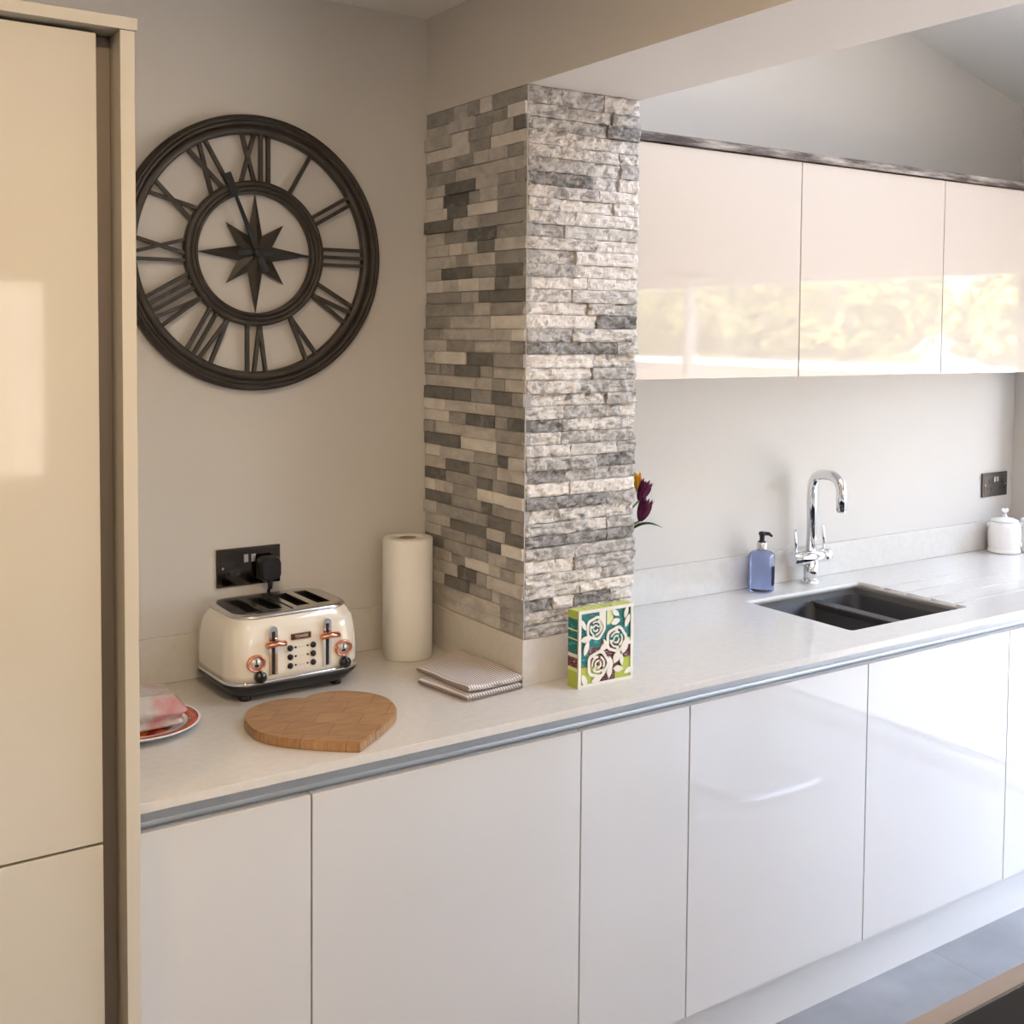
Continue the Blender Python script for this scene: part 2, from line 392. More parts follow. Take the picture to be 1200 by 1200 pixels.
def text_mesh(name, body, size, m, parent, loc, rot, depth=.0004):
    cu = bpy.data.curves.new(name, 'FONT'); cu.body = body; cu.size = size; cu.extrude = depth; cu.align_x = 'CENTER'; cu.align_y = 'CENTER'
    t = bpy.data.objects.new(name, cu); C.objects.link(t); bpy.context.view_layer.update()
    me = bpy.data.meshes.new_from_object(t.evaluated_get(bpy.context.evaluated_depsgraph_get())); bpy.data.objects.remove(t)
    me.materials.clear(); me.materials.append(M[m])
    o = bpy.data.objects.new(name, me); C.objects.link(o); o.parent = parent; o.location = loc; o.rotation_euler = rot; return o
def bezier(p0, p1, p2, p3, n=10):
    p0, p1, p2, p3 = map(Vector, (p0, p1, p2, p3))
    return [p0*(1-t)**3+p1*3*t*(1-t)**2+p2*3*t*t*(1-t)+p3*t**3 for t in [i/n for i in range(n+1)]]
def fillet(pts, r_, n=8):
    pts = [Vector(p) for p in pts]; o = [pts[0]]
    for a, b, c in zip(pts, pts[1:], pts[2:]):
        u = (a-b).normalized(); v = (c-b).normalized(); o += [((b+u*r_)*(1-t)**2+b*2*t*(1-t)+(b+v*r_)*t*t) for t in [i/n for i in range(n+1)]]
    return o+[pts[-1]]

# ================================================================ STRUCTURE
ZC = 2.439; ZB = 2.2083; BX0, BX1 = .8665, 1.1700
struct('floor', MB().box(XL-.1, XE+.3, YR-.2, WY+.2, -.1, 0), 'floor_tiles', 'grey stone-look tiled kitchen floor', 'floor')
struct('ceiling', MB().box(XL-.1, BX0, YR-.1, WY+.1, ZC, ZC+.1), 'ceiling_paint', 'flat off-white kitchen ceiling left of the beam', 'ceiling')
struct('wall_back', MB().box(XL-.1, XE+.3, WY, WY+.2, 0, 3.3), 'wall_paint', 'greige painted back wall behind the worktop run', 'wall')
struct('wall_left', MB().box(XL-.2, XL, YR-.1, WY, 0, ZC+.1), 'wall_paint', 'painted wall at the left end of the kitchen', 'wall')
b = MB()
b.box(XL, RWIN[0], YR-.2, YR, 0, ZC+.1); b.box(RWIN[1], XE, YR-.2, YR, 0, 3.3)
b.box(RWIN[0], RWIN[1], YR-.2, YR, 0, RWIN[2]); b.box(RWIN[0], RWIN[1], YR-.2, YR, RWIN[3], ZC+.1)
struct('wall_rear', b, 'wall_paint', 'painted rear wall behind the viewer with a window', 'wall')
b = MB(); ex = XE+.26
b.box(XE, ex, EWIN[1], WY, 0, 2.7); b.box(XE, ex, EWIN[0], EWIN[1], 0, EWIN[2]); b.box(XE, ex, EWIN[0], EWIN[1], EWIN[3], 2.7)
b.box(XE, ex, EDOOR[1], EWIN[0], 0, 2.7); b.box(XE, ex, EDOOR[0], EDOOR[1], EDOOR[3], 2.7); b.box(XE, ex, YR, EDOOR[0], 0, 2.7)
struct('wall_right', b, 'wall_paint', 'painted end wall of the extension on the right', 'wall')
struct('ceiling_beam', MB().box(BX0, BX1, YR, WY, ZB, 3.25), 'beam_paint', 'deep painted beam running from the stone column toward the viewer', 'beam')
# sloping extension roof with a rooflight opening (built as one slab with a hole)
def slab():
    b = MB(); th = .14
    def seg(x0, x1, y0, y1):
        b.prism([(x0, roofz(x0)), (x1, roofz(x1)), (x1, roofz(x1)+th), (x0, roofz(x0)+th)], 'y', y0, y1)
    seg(BX1, SKY[0], YR, WY); seg(SKY[1], ex, YR, WY); seg(SKY[0], SKY[1], YR, SKY[2]); seg(SKY[0], SKY[1], SKY[3], WY)
    return b
struct('ceiling_slope', slab(), 'ceiling_paint', 'sloping off-white ceiling of the kitchen extension', 'ceiling')
b = MB()
def roofbar(x0, x1, y0, y1, m_=.05):
    b.prism([(x0, roofz(x0)+.10), (x1, roofz(x1)+.10), (x1, roofz(x1)+.17), (x0, roofz(x0)+.17)], 'y', y0, y1)
roofbar(SKY[0], SKY[0]+.05, SKY[2], SKY[3]); roofbar(SKY[1]-.05, SKY[1], SKY[2], SKY[3]); roofbar(SKY[0]+.05, SKY[1]-.05, SKY[2], SKY[2]+.05); roofbar(SKY[0]+.05, SKY[1]-.05, SKY[3]-.05, SKY[3])
o = struct('window_3', b, 'frame_white', 'rooflight in the sloping ceiling', 'window')
g = MB(); g.prism([(SKY[0]+.05, roofz(SKY[0]+.05)+.13), (SKY[1]-.05, roofz(SKY[1]-.05)+.13), (SKY[1]-.05, roofz(SKY[1]-.05)+.136), (SKY[0]+.05, roofz(SKY[0]+.05)+.136)], 'y', SKY[2]+.05, SKY[3]-.05)
g.build('glass_pane', 'window_glass', o)
def frame_x(name, x, y0, y1, z0, z1, n, fw, m_, label):
    b = MB(); b.box(x, x+.06, y0, y1, z0, z0+fw); b.box(x, x+.06, y0, y1, z1-fw, z1)
    b.box(x, x+.06, y0, y0+fw, z0+fw, z1-fw); b.box(x, x+.06, y1-fw, y1, z0+fw, z1-fw)
    for k in range(1, n): yy = y0+(y1-y0)*k/n; b.box(x, x+.06, yy-fw/2, yy+fw/2, z0+fw, z1-fw)
    o = struct(name, b, m_, label, 'window' if 'window' in name else 'door')
    for k in range(n):
        ya = y0+(y1-y0)*k/n; yb = y0+(y1-y0)*(k+1)/n
        MB().box(x+.027, x+.033, ya+fw*.6, yb-fw*.6, z0+fw*.8, z1-fw*.8).build('glass_pane', 'window_glass', o)
frame_x('window_1', XE+.14, EWIN[0], EWIN[1], EWIN[2], EWIN[3], 1, .035, 'frame_white', 'window in the end wall beside the worktop')
frame_x('door_1', XE+.10, EDOOR[0], EDOOR[1], EDOOR[2], EDOOR[3], 2, .03, 'frame_white', 'wide glazed garden doors in the end wall')
# rear window
b = MB(); x0, x1, z0, z1 = RWIN; fw = .05; yy = YR-.14
b.box(x0, x1, yy, yy+.07, z0, z0+fw); b.box(x0, x1, yy, yy+.07, z1-fw, z1); b.box(x0, x0+fw, yy, yy+.07, z0+fw, z1-fw); b.box(x1-fw, x1, yy, yy+.07, z0+fw, z1-fw)
b.box((x0+x1)/2-fw/2, (x0+x1)/2+fw/2, yy, yy+.07, z0+fw, z1-fw)
o = struct('window_2', b, 'frame_white', 'white framed window in the rear wall', 'window')
for a_, b_ in ((x0+.03, (x0+x1)/2-.01), ((x0+x1)/2+.01, x1-.03)): MB().box(a_, b_, yy+.03, yy+.036, z0+.03, z1-.03).build('glass_pane', 'window_glass', o)
# dropped wall above the kitchen opening is the beam; garden ground outside
struct('ground', MB().box(8.2, 30, -24, 12, -.25, -.05), 'grass', 'lawn of the garden outside', 'lawn')
struct('ground_bounce_patio', MB().box(XE+.3, 8.2, -24, 12, -.25, -.05), 'patio', 'unseen paved terrace outside the glazed doors, added for warm bounce light', 'patio')  # paving put in place of lawn to bounce warm light indoors
struct('ground_rear', MB().box(-12, XE+.3, -24, YR-.2, -.25, -.05), 'patio', 'paved ground outside the rear window', 'patio')

# ================================================================ COLUMN
def stone_face(b, rnd, u0, u1, z0, z1, place, split, rowh, cornerside):
    """place(u,z,d) -> world point; d = distance outwards"""
    z = z0; row = 0; cw = .11
    while z < z1-.006:
        h = min(rnd.uniform(*rowh), z1-z)
        if z1-(z+h) < .012: h = z1-z
        if row % 3 == 0: cw = rnd.uniform(.085, .15)
        cuts = [u0]; u = u0
        if cornerside == 'hi': stops = [u1-cw, u1]
        elif cornerside == 'lo': stops = [u0+(cw if rnd.random() < .3 else 0.0), u1]
        else: stops = [u1]
        for s_ in stops:
            while s_-u > .001:
                L = rnd.uniform(.05, .145) if not split else rnd.uniform(.07, .23)
                if s_-(u+L) < .035: L = s_-u
                u += L; cuts.append(u)
        for a, c in zip(cuts, cuts[1:]):
            if c-a < .003: continue
            if split:
                base = rnd.uniform(.012, .022)
                mi = rnd.choices([5, 6, 7, 8, 1], [5, 6, 3.4, 2.2, 1.4])[0]
                if z < z0+.42: mi = rnd.choices([5, 6, 7, 8, 1], [3, 5, 4, 3.6, 1.2])[0]
            else:
                base = rnd.choice([.012, .013, .014, .016, .019])+rnd.uniform(-.0008, .0008)
                mi = rnd.choices([0, 1, 2, 3, 4], [1.6, 4.2, 4.6, 2.3, .8])[0]
            g = .0006
            stone(b, a+g, c-g, z+g, z+h-g, base, mi, place, split, rnd)
        z += h; row += 1
def stone(b, a, c, z0, z1, base, mi, place, split, rnd):
    nu = max(3, int((c-a)/(.0065 if split else .02))); nv = 6 if split else 3
    sd = rnd.uniform(0, 100); amp = .0062 if split else .0009; tilt = rnd.uniform(-.002, .002) if split else rnd.uniform(-.0008, .0008)
    grid = []
    for j in range(nv+1):
        rowv = []
        for i in range(nu+1):
            u = a+(c-a)*i/nu; z = z0+(z1-z0)*j/nv
            d = base+tilt*(i/nu-.5)
            nn = noise.fractal(Vector((u*(48 if split else 25)+sd, z*(75 if split else 40), sd)), 1.0, 2.0, 4)
            d += amp*nn
            edge = min(i, nu-i, j, nv-j)
            if edge == 0: d -= .0018 if split else .0007
            rowv.append(b.bm.verts.new(place(u, z, d)))
        grid.append(rowv)
    fs = []
    for j in range(nv):
        for i in range(nu): fs.append(b.bm.faces.new((grid[j][i], grid[j][i+1], grid[j+1][i+1], grid[j+1][i])))
    # sides back to the wall
    per = [grid[0][i] for i in range(nu+1)]+[grid[j][nu] for j in range(1, nv+1)]+[grid[nv][i] for i in range(nu-1, -1, -1)]+[grid[j][0] for j in range(nv-1, 0, -1)]
    uz = [(a+(c-a)*i/nu, z0) for i in range(nu+1)]+[(c, z0+(z1-z0)*j/nv) for j in range(1, nv+1)]+[(a+(c-a)*i/nu, z1) for i in range(nu-1, -1, -1)]+[(a, z0+(z1-z0)*j/nv) for j in range(nv-1, 0, -1)]
    bk = [b.bm.verts.new(place(u, z, -.001)) for u, z in uz]
    for i in range(len(per)): fs.append(b.bm.faces.new((per[i], bk[i], bk[(i+1) % len(per)], per[(i+1) % len(per)])))
    for f in fs: f.material_index = mi; f.smooth = False
CX0, CX1, CY0 = .876, 1.160, .194      # column core
WT = .92; UPT = 1.0213
col = struct('stone_column', MB().box(CX0, CX1, CY0, WY, WT, ZB), 'wall_paint', 'square column clad in grey and white split stone strips at the worktop', 'column')
rnd = random.Random(7)
b = MB(); stone_face(b, rnd, -(WY-.001), -(CY0-.012), UPT, ZB-.001, lambda u, z, d: (CX0-d+.002, -u, z), False, (.0262, .0300), 'hi')
cl = b.build('stone_cladding', STN, col); tag(cl, 'smoother grey stone strips on the shaded side face')
rnd = random.Random(21)
b = MB(); stone_face(b, rnd, CX0-.010, CX1+.010, UPT, ZB-.001, lambda u, z, d: (u, CY0-d+.002, z), True, (.0262, .0300), 'lo')
cl = b.build('stone_cladding', STN, col); tag(cl, 'rough pale split stone strips on the lit front face')
b = MB(); b.box(.8612, .8636, .1766, .1790, UPT, ZB-.001, .0008, 1); b.build('corner_trim', 'stone_pale', col)
b = MB()
rnd = random.Random(4)
stone_face(b, rnd, CY0, WY-.001, UPT, ZB-.001, lambda u, z, d: (CX1+d-.002, u, z), False, (.0262, .0300), None)
cl = b.build('stone_cladding', STN, col); tag(cl, 'stone strips on the side face toward the sink')

# ================================================================ BASE UNITS
DF = .020; ZDT = .8616; ZDB = .152; G = .0015
def base_cabinet(x0, x1, label, handle=False):
    t = thing('base_cabinet', label, 'cabinet', ((x0+x1)/2, .3, .15), 0, 'gloss base cabinets under the worktop')
    lo = lambda b, n, m: b.build(n, m, t, (-(x0+x1)/2, -.3, -.15))
    b = MB(); e = .002
    b.box(x0+e, x0+.018, .062, WY-.002, .152, .862); b.box(x1-.018, x1-e, .062, WY-.002, .152, .862); b.box(x0+.018, x1-.018, .062, WY-.002, .152, .17); b.box(x0+.018, x1-.018, WY-.012, WY-.002, .17, .862)
    lo(b, 'body', 'carcass')
    lo(MB().box(x0+G, x1-G, DF, DF+.019, ZDB, ZDT, .0008, 1), 'door', 'gloss_cream_cool')
    return t
BL = ['narrow white gloss base cabinet next to the tall cabinet', 'wide white gloss base cabinet under the heart-shaped board and towel',
      'narrow white gloss base cabinet in front of the stone column', 'wide white gloss base cabinet under the left of the sink showing chair reflections',
      'wide white gloss base cabinet just right of the sink cabinet', 'white gloss base cabinet second from the end wall', 'narrow white gloss filler cabinet at the end wall']
BX = [-.004, .302, .902, 1.203, 1.802, 2.402, 3.002, XE-.004]
BL[3] = 'white gloss base cabinet between the stone column cabinet and the sink cabinet'
BL[4] = 'white gloss base cabinet right below the dark sink'
BL[5] = 'white gloss base cabinet under the grooved draining area'
BL[6] = 'white gloss base cabinet at the far right end wall'
for x0, x1, l in zip(BX, BX[1:], BL): base_cabinet(x0, x1, l)
tag(MB().box(-.004, XE-.002, .0665, .084, 0, .150).build('plinth', 'gloss_cream_cool'), 'long white plinth board along the floor under the base cabinets', 'plinth')
# handle rail: concave profile between worktop and door tops
prof = [(.026, .9015), (.050, .9015), (.060, .8975), (.0645, .889), (.0625, .879), (.0555, .872), (.0505, .868), (.050, .860), (.050, .842)]
tag(MB().strip(prof, 'x', -.003, XE-.003, .0018).build('handle_rail', 'aluminium'), 'long brushed aluminium finger rail between worktop and base doors', 'rail')

# worktop with sink cut-out and drainer grooves; upstands
SX0, SX1, SY0, SY1 = 1.843, 2.336, .108, .490
b = MB(); b.prism([(-.004, 0), (XE-.001, 0), (XE-.001, WY-.001), (CX1+.001, WY-.001), (CX1+.001, CY0-.001), (CX0-.001, CY0-.001), (CX0-.001, WY-.001), (-.004, WY-.001)], 'z', .9032, WT)
es = [e for e in b.bm.edges if all(abs(v.co.y) < 1e-6 for v in e.verts) and abs(e.verts[0].co.z-e.verts[1].co.z) < 1e-6]
bmesh.ops.bevel(b.bm, geom=es, offset=.0016, segments=2, affect='EDGES')
wt = b.build('worktop', 'quartz'); tag(wt, 'long pale quartz worktop running from the tall cabinet past the column to the end wall', 'worktop')
c = MB(); c.loft([(SX1-SX0, SY1-SY0, .012, .88), (SX1-SX0, SY1-SY0, .012, .95)], ((SX0+SX1)/2, (SY0+SY1)/2))
boolean(wt, c)
for gy, gx in ((.400, 2.80), (.318, 2.83), (.236, 2.86), (.152, 2.90)):
    c = MB(); c.prism([(SX1-.02, WT-.0065), (gx, WT-.0004), (gx, WT+.01), (SX1-.02, WT+.01)], 'y', gy-.0055, gy+.0055); boolean(wt, c)
def upstand(b, x0, x1, y0, y1): b.box(x0, x1, y0, y1, WT+.0004, UPT, .0008, 1)
UY = .6065
b = MB(); upstand(b, -.004, .861, UY, WY-.001); tag(b.build('upstand', 'quartz'), 'quartz upstand along the wall behind the toaster', 'upstand')
b = MB(); b.prism([(.8605, .1775), (1.172, .1775), (1.172, WY-.001), (CX1+.0015, WY-.001), (CX1+.0015, CY0-.0015), (CX0-.0015, CY0-.0015), (CX0-.0015, UY-.001), (.8605, UY-.001)], 'z', WT+.0004, UPT-.0004)
tag(b.build('upstand', 'quartz'), 'quartz upstand wrapped around the foot of the stone column', 'upstand')
b = MB(); upstand(b, 1.173, XE-.001, UY, WY-.001); tag(b.build('upstand', 'quartz'), 'quartz upstand along the wall behind the sink and tap', 'upstand')

# sink
sk = thing('sink', 'dark composite one-and-a-half bowl sink sunk into the pale worktop', 'sink', ((SX0+SX1)/2, (SY0+SY1)/2, .7))
OFF = (-(SX0+SX1)/2, -(SY0+SY1)/2, -.7)
def bowl(x0, x1, y0, y1, zt, zb):
    b = MB(); w_, d_ = x1-x0, y1-y0
    b.loft([(w_+.004, d_+.004, .03, zt), (w_, d_, .03, zt-.004), (w_-.012, d_-.012, .035, zb+.03), (w_-.03, d_-.03, .04, zb+.008), (w_-.06, d_-.06, .04, zb)], ((x0+x1)/2, (y0+y1)/2), captop=False, capbot=False)
    b.bm.verts.ensure_lookup_table(); vs = b.bm.verts[-36:]; f = b.bm.faces.new(vs); b._mark([f])
    for f in b.bm.faces: f.normal_flip()
    return b
DV0, DV1 = 2.118, 2.158
b = bowl(SX0-.008, DV0, SY0-.006, SY1+.004, .885, .70)
b2 = MB()
bw1 = b.build('bowl', 'sink_composite', sk, OFF)
bw2 = bowl(DV1, SX1-.014, SY0-.006, SY1+.004, .885, .745).build('bowl', 'sink_composite', sk, OFF)
b = MB(); b.box(DV0-.002, DV1+.002, SY0-.004, SY1+.002, .868, .887, .004, 3); b.build('divider', 'sink_composite', sk, OFF)
b = MB(); z0, z1 = .884, .9028
b.box(SX0-.03, SX1+.03, SY0-.03, SY0-.006, z0, z1); b.box(SX0-.03, SX1+.03, SY1+.004, SY1+.02, z0, z1); b.box(SX0-.03, SX0-.008, SY0-.006, SY1+.004, z0, z1); b.box(SX1-.012, SX1+.03, SY0-.006, SY1+.004, z0, z1)
b.build('flange', 'sink_rim', sk, OFF)
for cx, zz, r_ in ((1.975, .7005, .038), (2.25, .7455, .032)):
    b = MB(); b.lathe([(r_, 0), (r_, .002), (r_*.85, .003), (r_*.8, .0015), (.004, .0015)], (cx, .30, zz)); b.build('drain', 'steel_drain', bw1 if cx < 2.1 else bw2)
b = MB(); b.box(SX0-.0065, SX0-.001, .330, .372, .852, .866, .002, 2); o = b.build('overflow', 'steel_drain', bw1); tag(o, 'small chrome overflow plate')

# tap
tx, ty = 2.19, .555
tp = thing('kitchen_tap', 'chrome two-lever kitchen tap with tall square-bent spout behind the sink', 'tap', (tx, ty, WT))
MB().lathe([(.0265, 0), (.0265, .006), (.024, .009), (.022, .011)], n=36).build('base_flange', 'chrome', tp)
MB().lathe([(.0215, .010), (.0215, .068)], n=36).build('base_post', 'chrome', tp)
b = MB(); b.lathe([(.020, -.086), (.0225, -.084), (.0225, .046), (.0215, .047), (.0215, .049), (.0225, .050), (.0225, .074), (.020, .076)], (0, 0, .083), n=36, axis='x'); b.build('mixer_body', 'chrome', tp)
sp = fillet([(0, 0, .10), (0, 0, .341), (0, -.113, .341), (0, -.113, .240)], .052, 12)
spt = MB().tube(sp, .0158, 20).build('spout', 'chrome', tp)
o = MB().tube([(0, -.113, .239), (0, -.113, .235)], .013, 20).build('aerator', 'steel', spt)
MB().tube([(-.066, 0, .10), (-.068, .004, .172)], .0045, 12).build('lever', 'chrome', tp)
MB().tube([(.060, 0, .10), (.046, -.004, .178)], .0050, 12).build('lever', 'chrome', tp)

# ================================================================ TALL CABINET
tc_ = thing('tall_cabinet', 'tall cream gloss cabinet at the far left with end panel and recessed side grip', 'cabinet', (-.36, .29, 0))
OFF = (.36, -.29, 0)
b = MB(); b.box(-.0305, -.0085, -.020, WY-.002, 0, 2.141, .0006, 1); b.build('end_panel', 'gloss_cream', tc_, OFF)
b = MB(); b.box(-.72, -.0055, -.024, WY-.002, 2.1415, 2.1600, .0006, 1); b.build('top_panel', 'gloss_cream', tc_, OFF)
b = MB(); b.box(-.70, -.0600, .023, WY-.003, .15, 2.136); b.build('body', 'carcass', tc_, OFF)
b = MB(); b.box(-.0598, -.031, .040, .050, 0.002, 2.140); o = b.build('grip_recess', 'recess_dark', tc_, OFF); tag(o, 'dark brown recessed grip channel')
o = MB().box(-.66, -.0612, 0.0, .019, .8730, 2.1350, .0008, 1).build('door', 'gloss_cream', tc_, OFF); tag(o, 'tall upper cream door')
o = MB().box(-.66, -.0612, 0.0, .019, .152, .8685, .0008, 1).build('door', 'gloss_cream', tc_, OFF); tag(o, 'lower cream door')
MB().box(-.70, -.031, .0665, .084, 0, .148).build('plinth', 'gloss_cream', tc_, OFF)

# ================================================================ WALL UNITS
UXS = [1.1795, 1.7795, 2.3795, 2.9795, XE-.004]; UF = .248
UL = ['cream gloss wall cabinet next to the stone column', 'cream gloss wall cabinet above the sink and tap', 'cream gloss wall cabinet over the draining grooves', 'cream gloss wall cabinet at the end wall']
for x0, x1, l in zip(UXS, UXS[1:], UL):
    t = thing('wall_cabinet', l, 'cabinet', ((x0+x1)/2, .43, 1.573), 0, 'wall cabinets above the sink run')
    OFF = (-(x0+x1)/2, -.43, -1.573)
    MB().box(x0+.0005, x1-.0005, UF+.0205, WY-.002, 1.5735, 2.1330).build('body', 'gloss_cream_cool', t, OFF)
    MB().box(x0+G, x1-G, UF, UF+.019, 1.5735, 2.1330, .0008, 1).build('door', 'gloss_cream_lit', t, OFF)
tag(MB().box(1.1765, XE-.004, UF-.008, WY-.002, 2.1365, 2.1570).build('cornice_board', 'weathered_board'), 'weathered grey-brown wood board lying along the top of the wall cabinets', 'board')

# ================================================================ WALL CLOCK
ck = thing('wall_clock', 'large round dark bronze open-frame clock with roman numerals on the back wall', 'clock', (.425, WY-.004, 1.853))
def rp(pairs): return pairs
b = MB(); b.ring([(.2615, 0), (.2615, .014), (.2625, .016), (.2790, .020), (.2796, .0165), (.2816, .0165), (.2822, .025), (.2885, .027), (.2891, .0225), (.2910, .0225), (.2916, .028), (.2965, .028), (.2972, .020), (.2990, .0195), (.3030, .018), (.3037, .008), (.3037, 0)], (0, 0, 0), 128)
b.build('outer_ring', 'clock_metal', ck)
b = MB(); b.ring([(.1310, .002), (.1310, .016), (.1320, .018), (.1375, .020), (.1381, .0155), (.1398, .0155), (.1404, .024), (.1465, .025), (.1471, .0195), (.1488, .0195), (.1494, .022), (.1590, .020), (.1605, .016), (.1605, .002)], (0, 0, 0), 96)
b.build('inner_ring', 'clock_metal', ck)
def bar2(b, p, q, w_, y0, y1):
    d = (Vector(q)-Vector(p)).normalized(); n_ = Vector((-d.y, d.x))*w_/2
    pts = [tuple(Vector(p)+n_), tuple(Vector(p)-n_), tuple(Vector(q)-n_), tuple(Vector(q)+n_)]
    b.prism(pts, 'y', -y1, -y0)
NUM = ['XII', 'I', 'II', 'III', 'IV', 'V', 'VI', 'VII', 'VIII', 'IX', 'X', 'XI']
for k, s_ in enumerate(NUM):
    adv = {'I': .0175, 'V': .040, 'X': .042}
    if len(s_) == 4: adv = {'I': .0165, 'V': .034, 'X': .04}
    tot = sum(adv[c_] for c_ in s_); x = -tot/2; b = MB()
    ri, ro = .157, .265; h = ro-ri; wb = .0078
    a = PI/2-2*PI*k/12; ur = Vector((math.cos(a), math.sin(a))); ut = Vector((math.sin(a), -math.cos(a)))
    def P(u, v): return tuple(ut*u+ur*(ri+v))
    for c_ in s_:
        m_ = x+adv[c_]/2; hw = adv[c_]/2-.006
        if c_ == 'I': bar2(b, P(m_, 0), P(m_, h), wb, .006, .016)
        elif c_ == 'V': bar2(b, P(m_, 0), P(m_-hw, h), wb, .006, .016); bar2(b, P(m_, 0), P(m_+hw, h), wb, .0062, .0162)
        else: bar2(b, P(m_-hw, 0), P(m_+hw, h), wb, .006, .016); bar2(b, P(m_+hw, 0), P(m_-hw, h), wb, .0062, .0162)
        x += adv[c_]
    b.build('numeral', 'clock_metal', ck)
# eight pointed star with ridged points
b = MB(); cs = b.bm.verts.new((0, -.022, 0)); pts = []; n_ = 16
for i in range(n_):
    a = PI/2-2*PI*i/n_; r_ = (.133 if i % 4 == 0 else .094) if i % 2 == 0 else .043
    pts.append((r_*math.cos(a), r_*math.sin(a), i))
fr = [b.bm.verts.new((p[0], -.009, p[1])) for p in pts]; bk = [b.bm.verts.new((p[0], -.006, p[1])) for p in pts]
fs = []
for i in range(n_): fs += [b.bm.faces.new((cs, fr[i], fr[(i+1) % n_])), b.bm.faces.new((fr[i], bk[i], bk[(i+1) % n_], fr[(i+1) % n_]))]
fs.append(b.bm.faces.new(bk)); bmesh.ops.recalc_face_normals(b.bm, faces=fs); b._mark(fs)
b.build('compass_star', 'clock_metal', ck)
def hand(name, ang, L, tail, w0, w1, y):
    a = R(ang); d = Vector((math.sin(a), math.cos(a))); n_ = Vector((d.y, -d.x)); b = MB()
    P = lambda u, v: tuple(d*u+n_*v)
    b.prism([P(-tail, w0), P(-tail, -w0), P(0, -w0*.75), P(L, -w1), P(L, w1), P(0, w0*.75)], 'y', -y-.002, -y)
    o = b.build(name, 'clock_hand', ck); return o
b = MB()
mh = hand('minute_hand', -22.5, .178, .045, .0085, .003, .027)
hand('hour_hand', 91, .128, .045, .0065, .0026, .0235)
MB().lathe([(.011, .021), (.011, .031), (.006, .033)], axis='y', n=24).build('hub', 'clock_hand', ck)
# minute hand's square collar
a = R(-22.5); d = Vector((math.sin(a), math.cos(a))); n_ = Vector((d.y, -d.x))
b = MB(); P = lambda u, v: tuple(d*u+n_*v)
b.prism([P(.135, -.0085), P(.185, -.0085), P(.185, .0085), P(.135, .0085)], 'y', -.0295, -.0272)
b.build('hand_tip', 'clock_hand', mh)

# ================================================================ SOCKETS
def socket(x0, zc, m_plate, label, cat='socket'):
    wy = WY
    t = thing('wall_socket', label, cat, (x0+.0745, wy, zc))
    fp = MB().box(-.0745, .0745, -.007, -.0005, -.043, .043, .0022, 2).build('face_plate', m_plate, t)
    MB().box(-.066, .066, -.0085, -.0070, -.034, .034, .0006, 1).build('insert', m_plate, fp)
    for s_ in (-1, 1):
        cx = s_*.038
        for hx, hz, hw, hh in ((0, .010, .0042, .0075), (-.0115, -.014, .0055, .0042), (.0115, -.014, .0055, .0042)):
            MB().box(cx+hx-hw, cx+hx+hw, -.0092, -.0086, hz-hh, hz+hh, .0003, 1).build('pin_hole', 'black_plastic', fp)
        o = MB().box(s_*.0085-.0055, s_*.0085+.0055, -.0125, -.0086, .010, .028, .001, 2).build('rocker_switch', 'steel', fp)
        MB().lathe([(.0032, .0086), (.0032, .0098), (.002, .0102)], (s_*.061, 0, 0), axis='y', n=16).build('screw', 'steel', fp)
    return t
s1 = socket(.3365, 1.155, 'black_nickel', 'polished black double wall socket above the toaster')
s2 = socket(3.143, 1.151, 'dark_grey_plate', 'dark grey double wall socket above the ceramic jars near the end wall')
# plug and lead of the toaster in the left socket
pl = thing('power_plug', 'black plug and lead in the polished socket above the toaster', 'plug', (.4500, WY-.0135, 1.150))
b = MB(); b.loft([(.050, .054, .012, 0), (.050, .054, .012, .018), (.042, .046, .012, .034)], (0, 0)); 
for v in b.bm.verts: v.co = Vector((v.co.x, -v.co.z+.0010, v.co.y))
bmesh.ops.recalc_face_normals(b.bm, faces=b.bm.faces[:]); b.build('plug_body', 'black_plastic', pl)
cp = bezier((0, -.020, -.022), (0, -.012, -.060), (0, .001, -.08), (.0, .003, -.115), 14)+bezier((0, .003, -.115), (0, .003, -.17), (-.02, .003, -.19), (-.05, .003, -.222), 10)[1:]
MB().tube(cp, .0036, 10).build('lead', 'black_plastic', pl)
MB().tube([(0, -.020, -.020), (0, -.021, -.046)], [.0075, .0048], 12).build('strain_relief', 'black_plastic', pl)

# ================================================================ TOASTER
ts = thing('toaster', 'cream four-slice toaster with copper levers and black base under the socket', 'toaster', (.4265, .484, WT), R(2))
W, D = .298, .222
MB().loft([(W-.075, D-.06, .03, .010), (W-.035, D-.03, .04, .014), (W+.002, D+.002, .05, .034), (W+.004, D+.004, .05, .040)]).build('base', 'black_plastic', ts)
MB().loft([(W+.004, D+.004, .05, .0405), (W+.006, D+.006, .051, .042), (W+.006, D+.006, .051, .0455), (W+.002, D+.002, .05, .0465)]).build('trim_band', 'chrome', ts)
for sx in (-1, 1):
    for sy in (-1, 1): MB().lathe([(.011, 0), (.012, .003), (.011, .0125)], (sx*(W/2-.045), sy*(D/2-.04), 0), n=20).build('foot', 'black_plastic', ts)
bd = [(W, D, .05, .0468), (W+.003, D+.003, .05, .060), (W+.003, D+.002, .05, .09), (W-.002, D-.002, .05, .125), (W-.012, D-.010, .05, .150), (W-.026, D-.022, .05, .164), (W-.040, D-.034, .046, .1715)]
MB().loft(bd, captop=False).build('body', 'cream_enamel', ts)
b = MB(); b.loft([(W-.042, D-.034, .046, .1690), (W-.036, D-.030, .048, .1735), (W-.044, D-.036, .046, .1785), (W-.060, D-.050, .040, .1795)])
top = b.build('top_plate', 'steel', ts)
SL = [(-.097, .034), (-.048, .034), (.0, .0), (.030, .034), (.080, .034)]
slots = [-.094, -.046, .016, .064]
c = MB()
